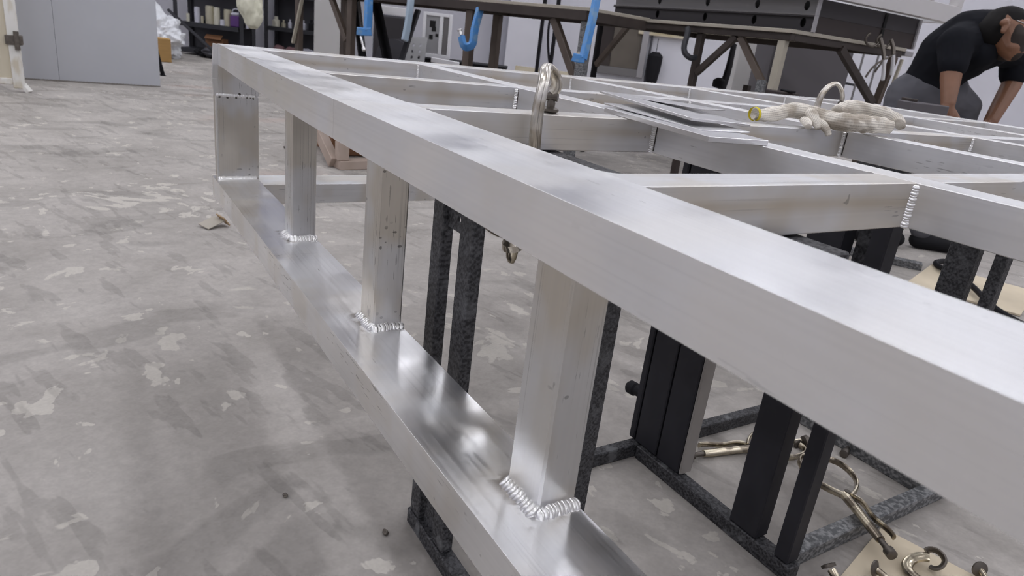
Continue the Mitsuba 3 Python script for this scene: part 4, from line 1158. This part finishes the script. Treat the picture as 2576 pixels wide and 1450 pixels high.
add('beard', skin_mesh([((hc + face * .080 + fwd * .050, .037), (hc + face * .045 + fwd * .030 + lat * sg_ * .046, .035)) for sg_ in (1, -1)] + [((hc + face * .045 + fwd * .030 + lat * sg_ * .046, .034), (hc + face * .01 + fwd * .012 + lat * sg_ * .060, .022)) for sg_ in (1, -1)], .012, 5), 'stubble', man, smooth=True)
for sg in (1, -1):
    add('eye', trimesh.creation.icosphere(2, .0105).apply_translation(hc + fwd * .083 + lat * sg * .031 + face * .004), 'white_metal', man, smooth=True)
gl = []
for sg in (1, -1):
    c = hc + fwd * .10 + lat * sg * .034 + face * .008
    ring = [c + face * .020 * math.sin(a_) + lat * .026 * math.cos(a_) for a_ in np.linspace(0, 2 * math.pi, 21)]
    gl.append(tb(ring, .0022, 6, caps=False))
    gl.append(tb([c + lat * sg * .026, hc + lat * sg * .083 + fwd * .03 - face * .004, hc + lat * sg * .084 - fwd * .012 - face * .006], .0022, 6))
gl.append(tb([hc + fwd * .10 + lat * .008 + face * .004, hc + fwd * .10 - lat * .008 + face * .004], .0022, 6))
k = add('glasses', cat_(*gl), 'channel_light', man)
sh = [((J['waist'] * .55 + J['pelvis'] * .45, .122), (J['waist'], .118)), ((J['waist'], .118), (J['belly'], .143)), ((J['belly'], .143), (J['chest'], .147)), ((J['chest'], .147), (J['upper'], .115)), ((J['upper'], .108), (J['neck'] * .6 + J['upper'] * .4, .075)),
      ((J['chest'], .115), (J['shl'], .078)), ((J['shl'], .076), (J['shl'] * .22 + J['ell'] * .78 + [0, 0, .02], .062)), ((J['upper'], .10), (J['shr'], .075)), ((J['shr'], .074), (J['shr'] * .35 + J['elr'] * .65, .062)),
      ((J['belly'] + [0, 0, -.03], .12), (J['chest'] + [0.01, .0, -.06], .105)), ((J['chest'] + [0.01, .02, -.05], .10), (J['upper'] + [0.02, .03, -.06], .075))]
sh += [((J['chest'] + [0.01, .0, -.06], .105), (np.array([0.002, 3.258, 0.985]), .068))]
sm = skin_mesh(sh, .014, 8)
n_ = sm.vertex_normals
sm.vertices = sm.vertices + n_ * (.010 * (meshkit.fbm(sm.vertices * np.array([9, 9, 14]), 3, 2) - .5))[:, None]
add('t_shirt', sm, 'shirt', man, smooth=True)
tr = [((pel, .138), (hipL, .122)), ((pel, .138), (hipR, .12)), ((pel, .132), (J['waist'] * .5 + pel * .5, .114)), ((hipL, .115), (kneeL, .085)), ((kneeL, .083), (ankL + [0, 0, .02], .066)), ((hipR, .112), (kneeR, .066)), ((kneeR, .066), (kneeR2, .066)), ((kneeR2, .066), (ankR + [0, 0, .02], .058))]
sm = skin_mesh(tr, .016, 8)
sm.vertices = sm.vertices + sm.vertex_normals * (.012 * (meshkit.fbm(sm.vertices * np.array([10, 10, 16]), 3, 5) - .5))[:, None]
add('jeans', sm, 'jeans', man, smooth=True)
for an in (ankL, ankR):
    toe = an + np.array([.13, .13, -.045]); toe[2] = .042
    heel = an.copy(); heel[2] = .045
    add('shoe', skin_mesh([((heel, .044), (toe, .040))], .02, 3), 'matt_black', man, smooth=True)
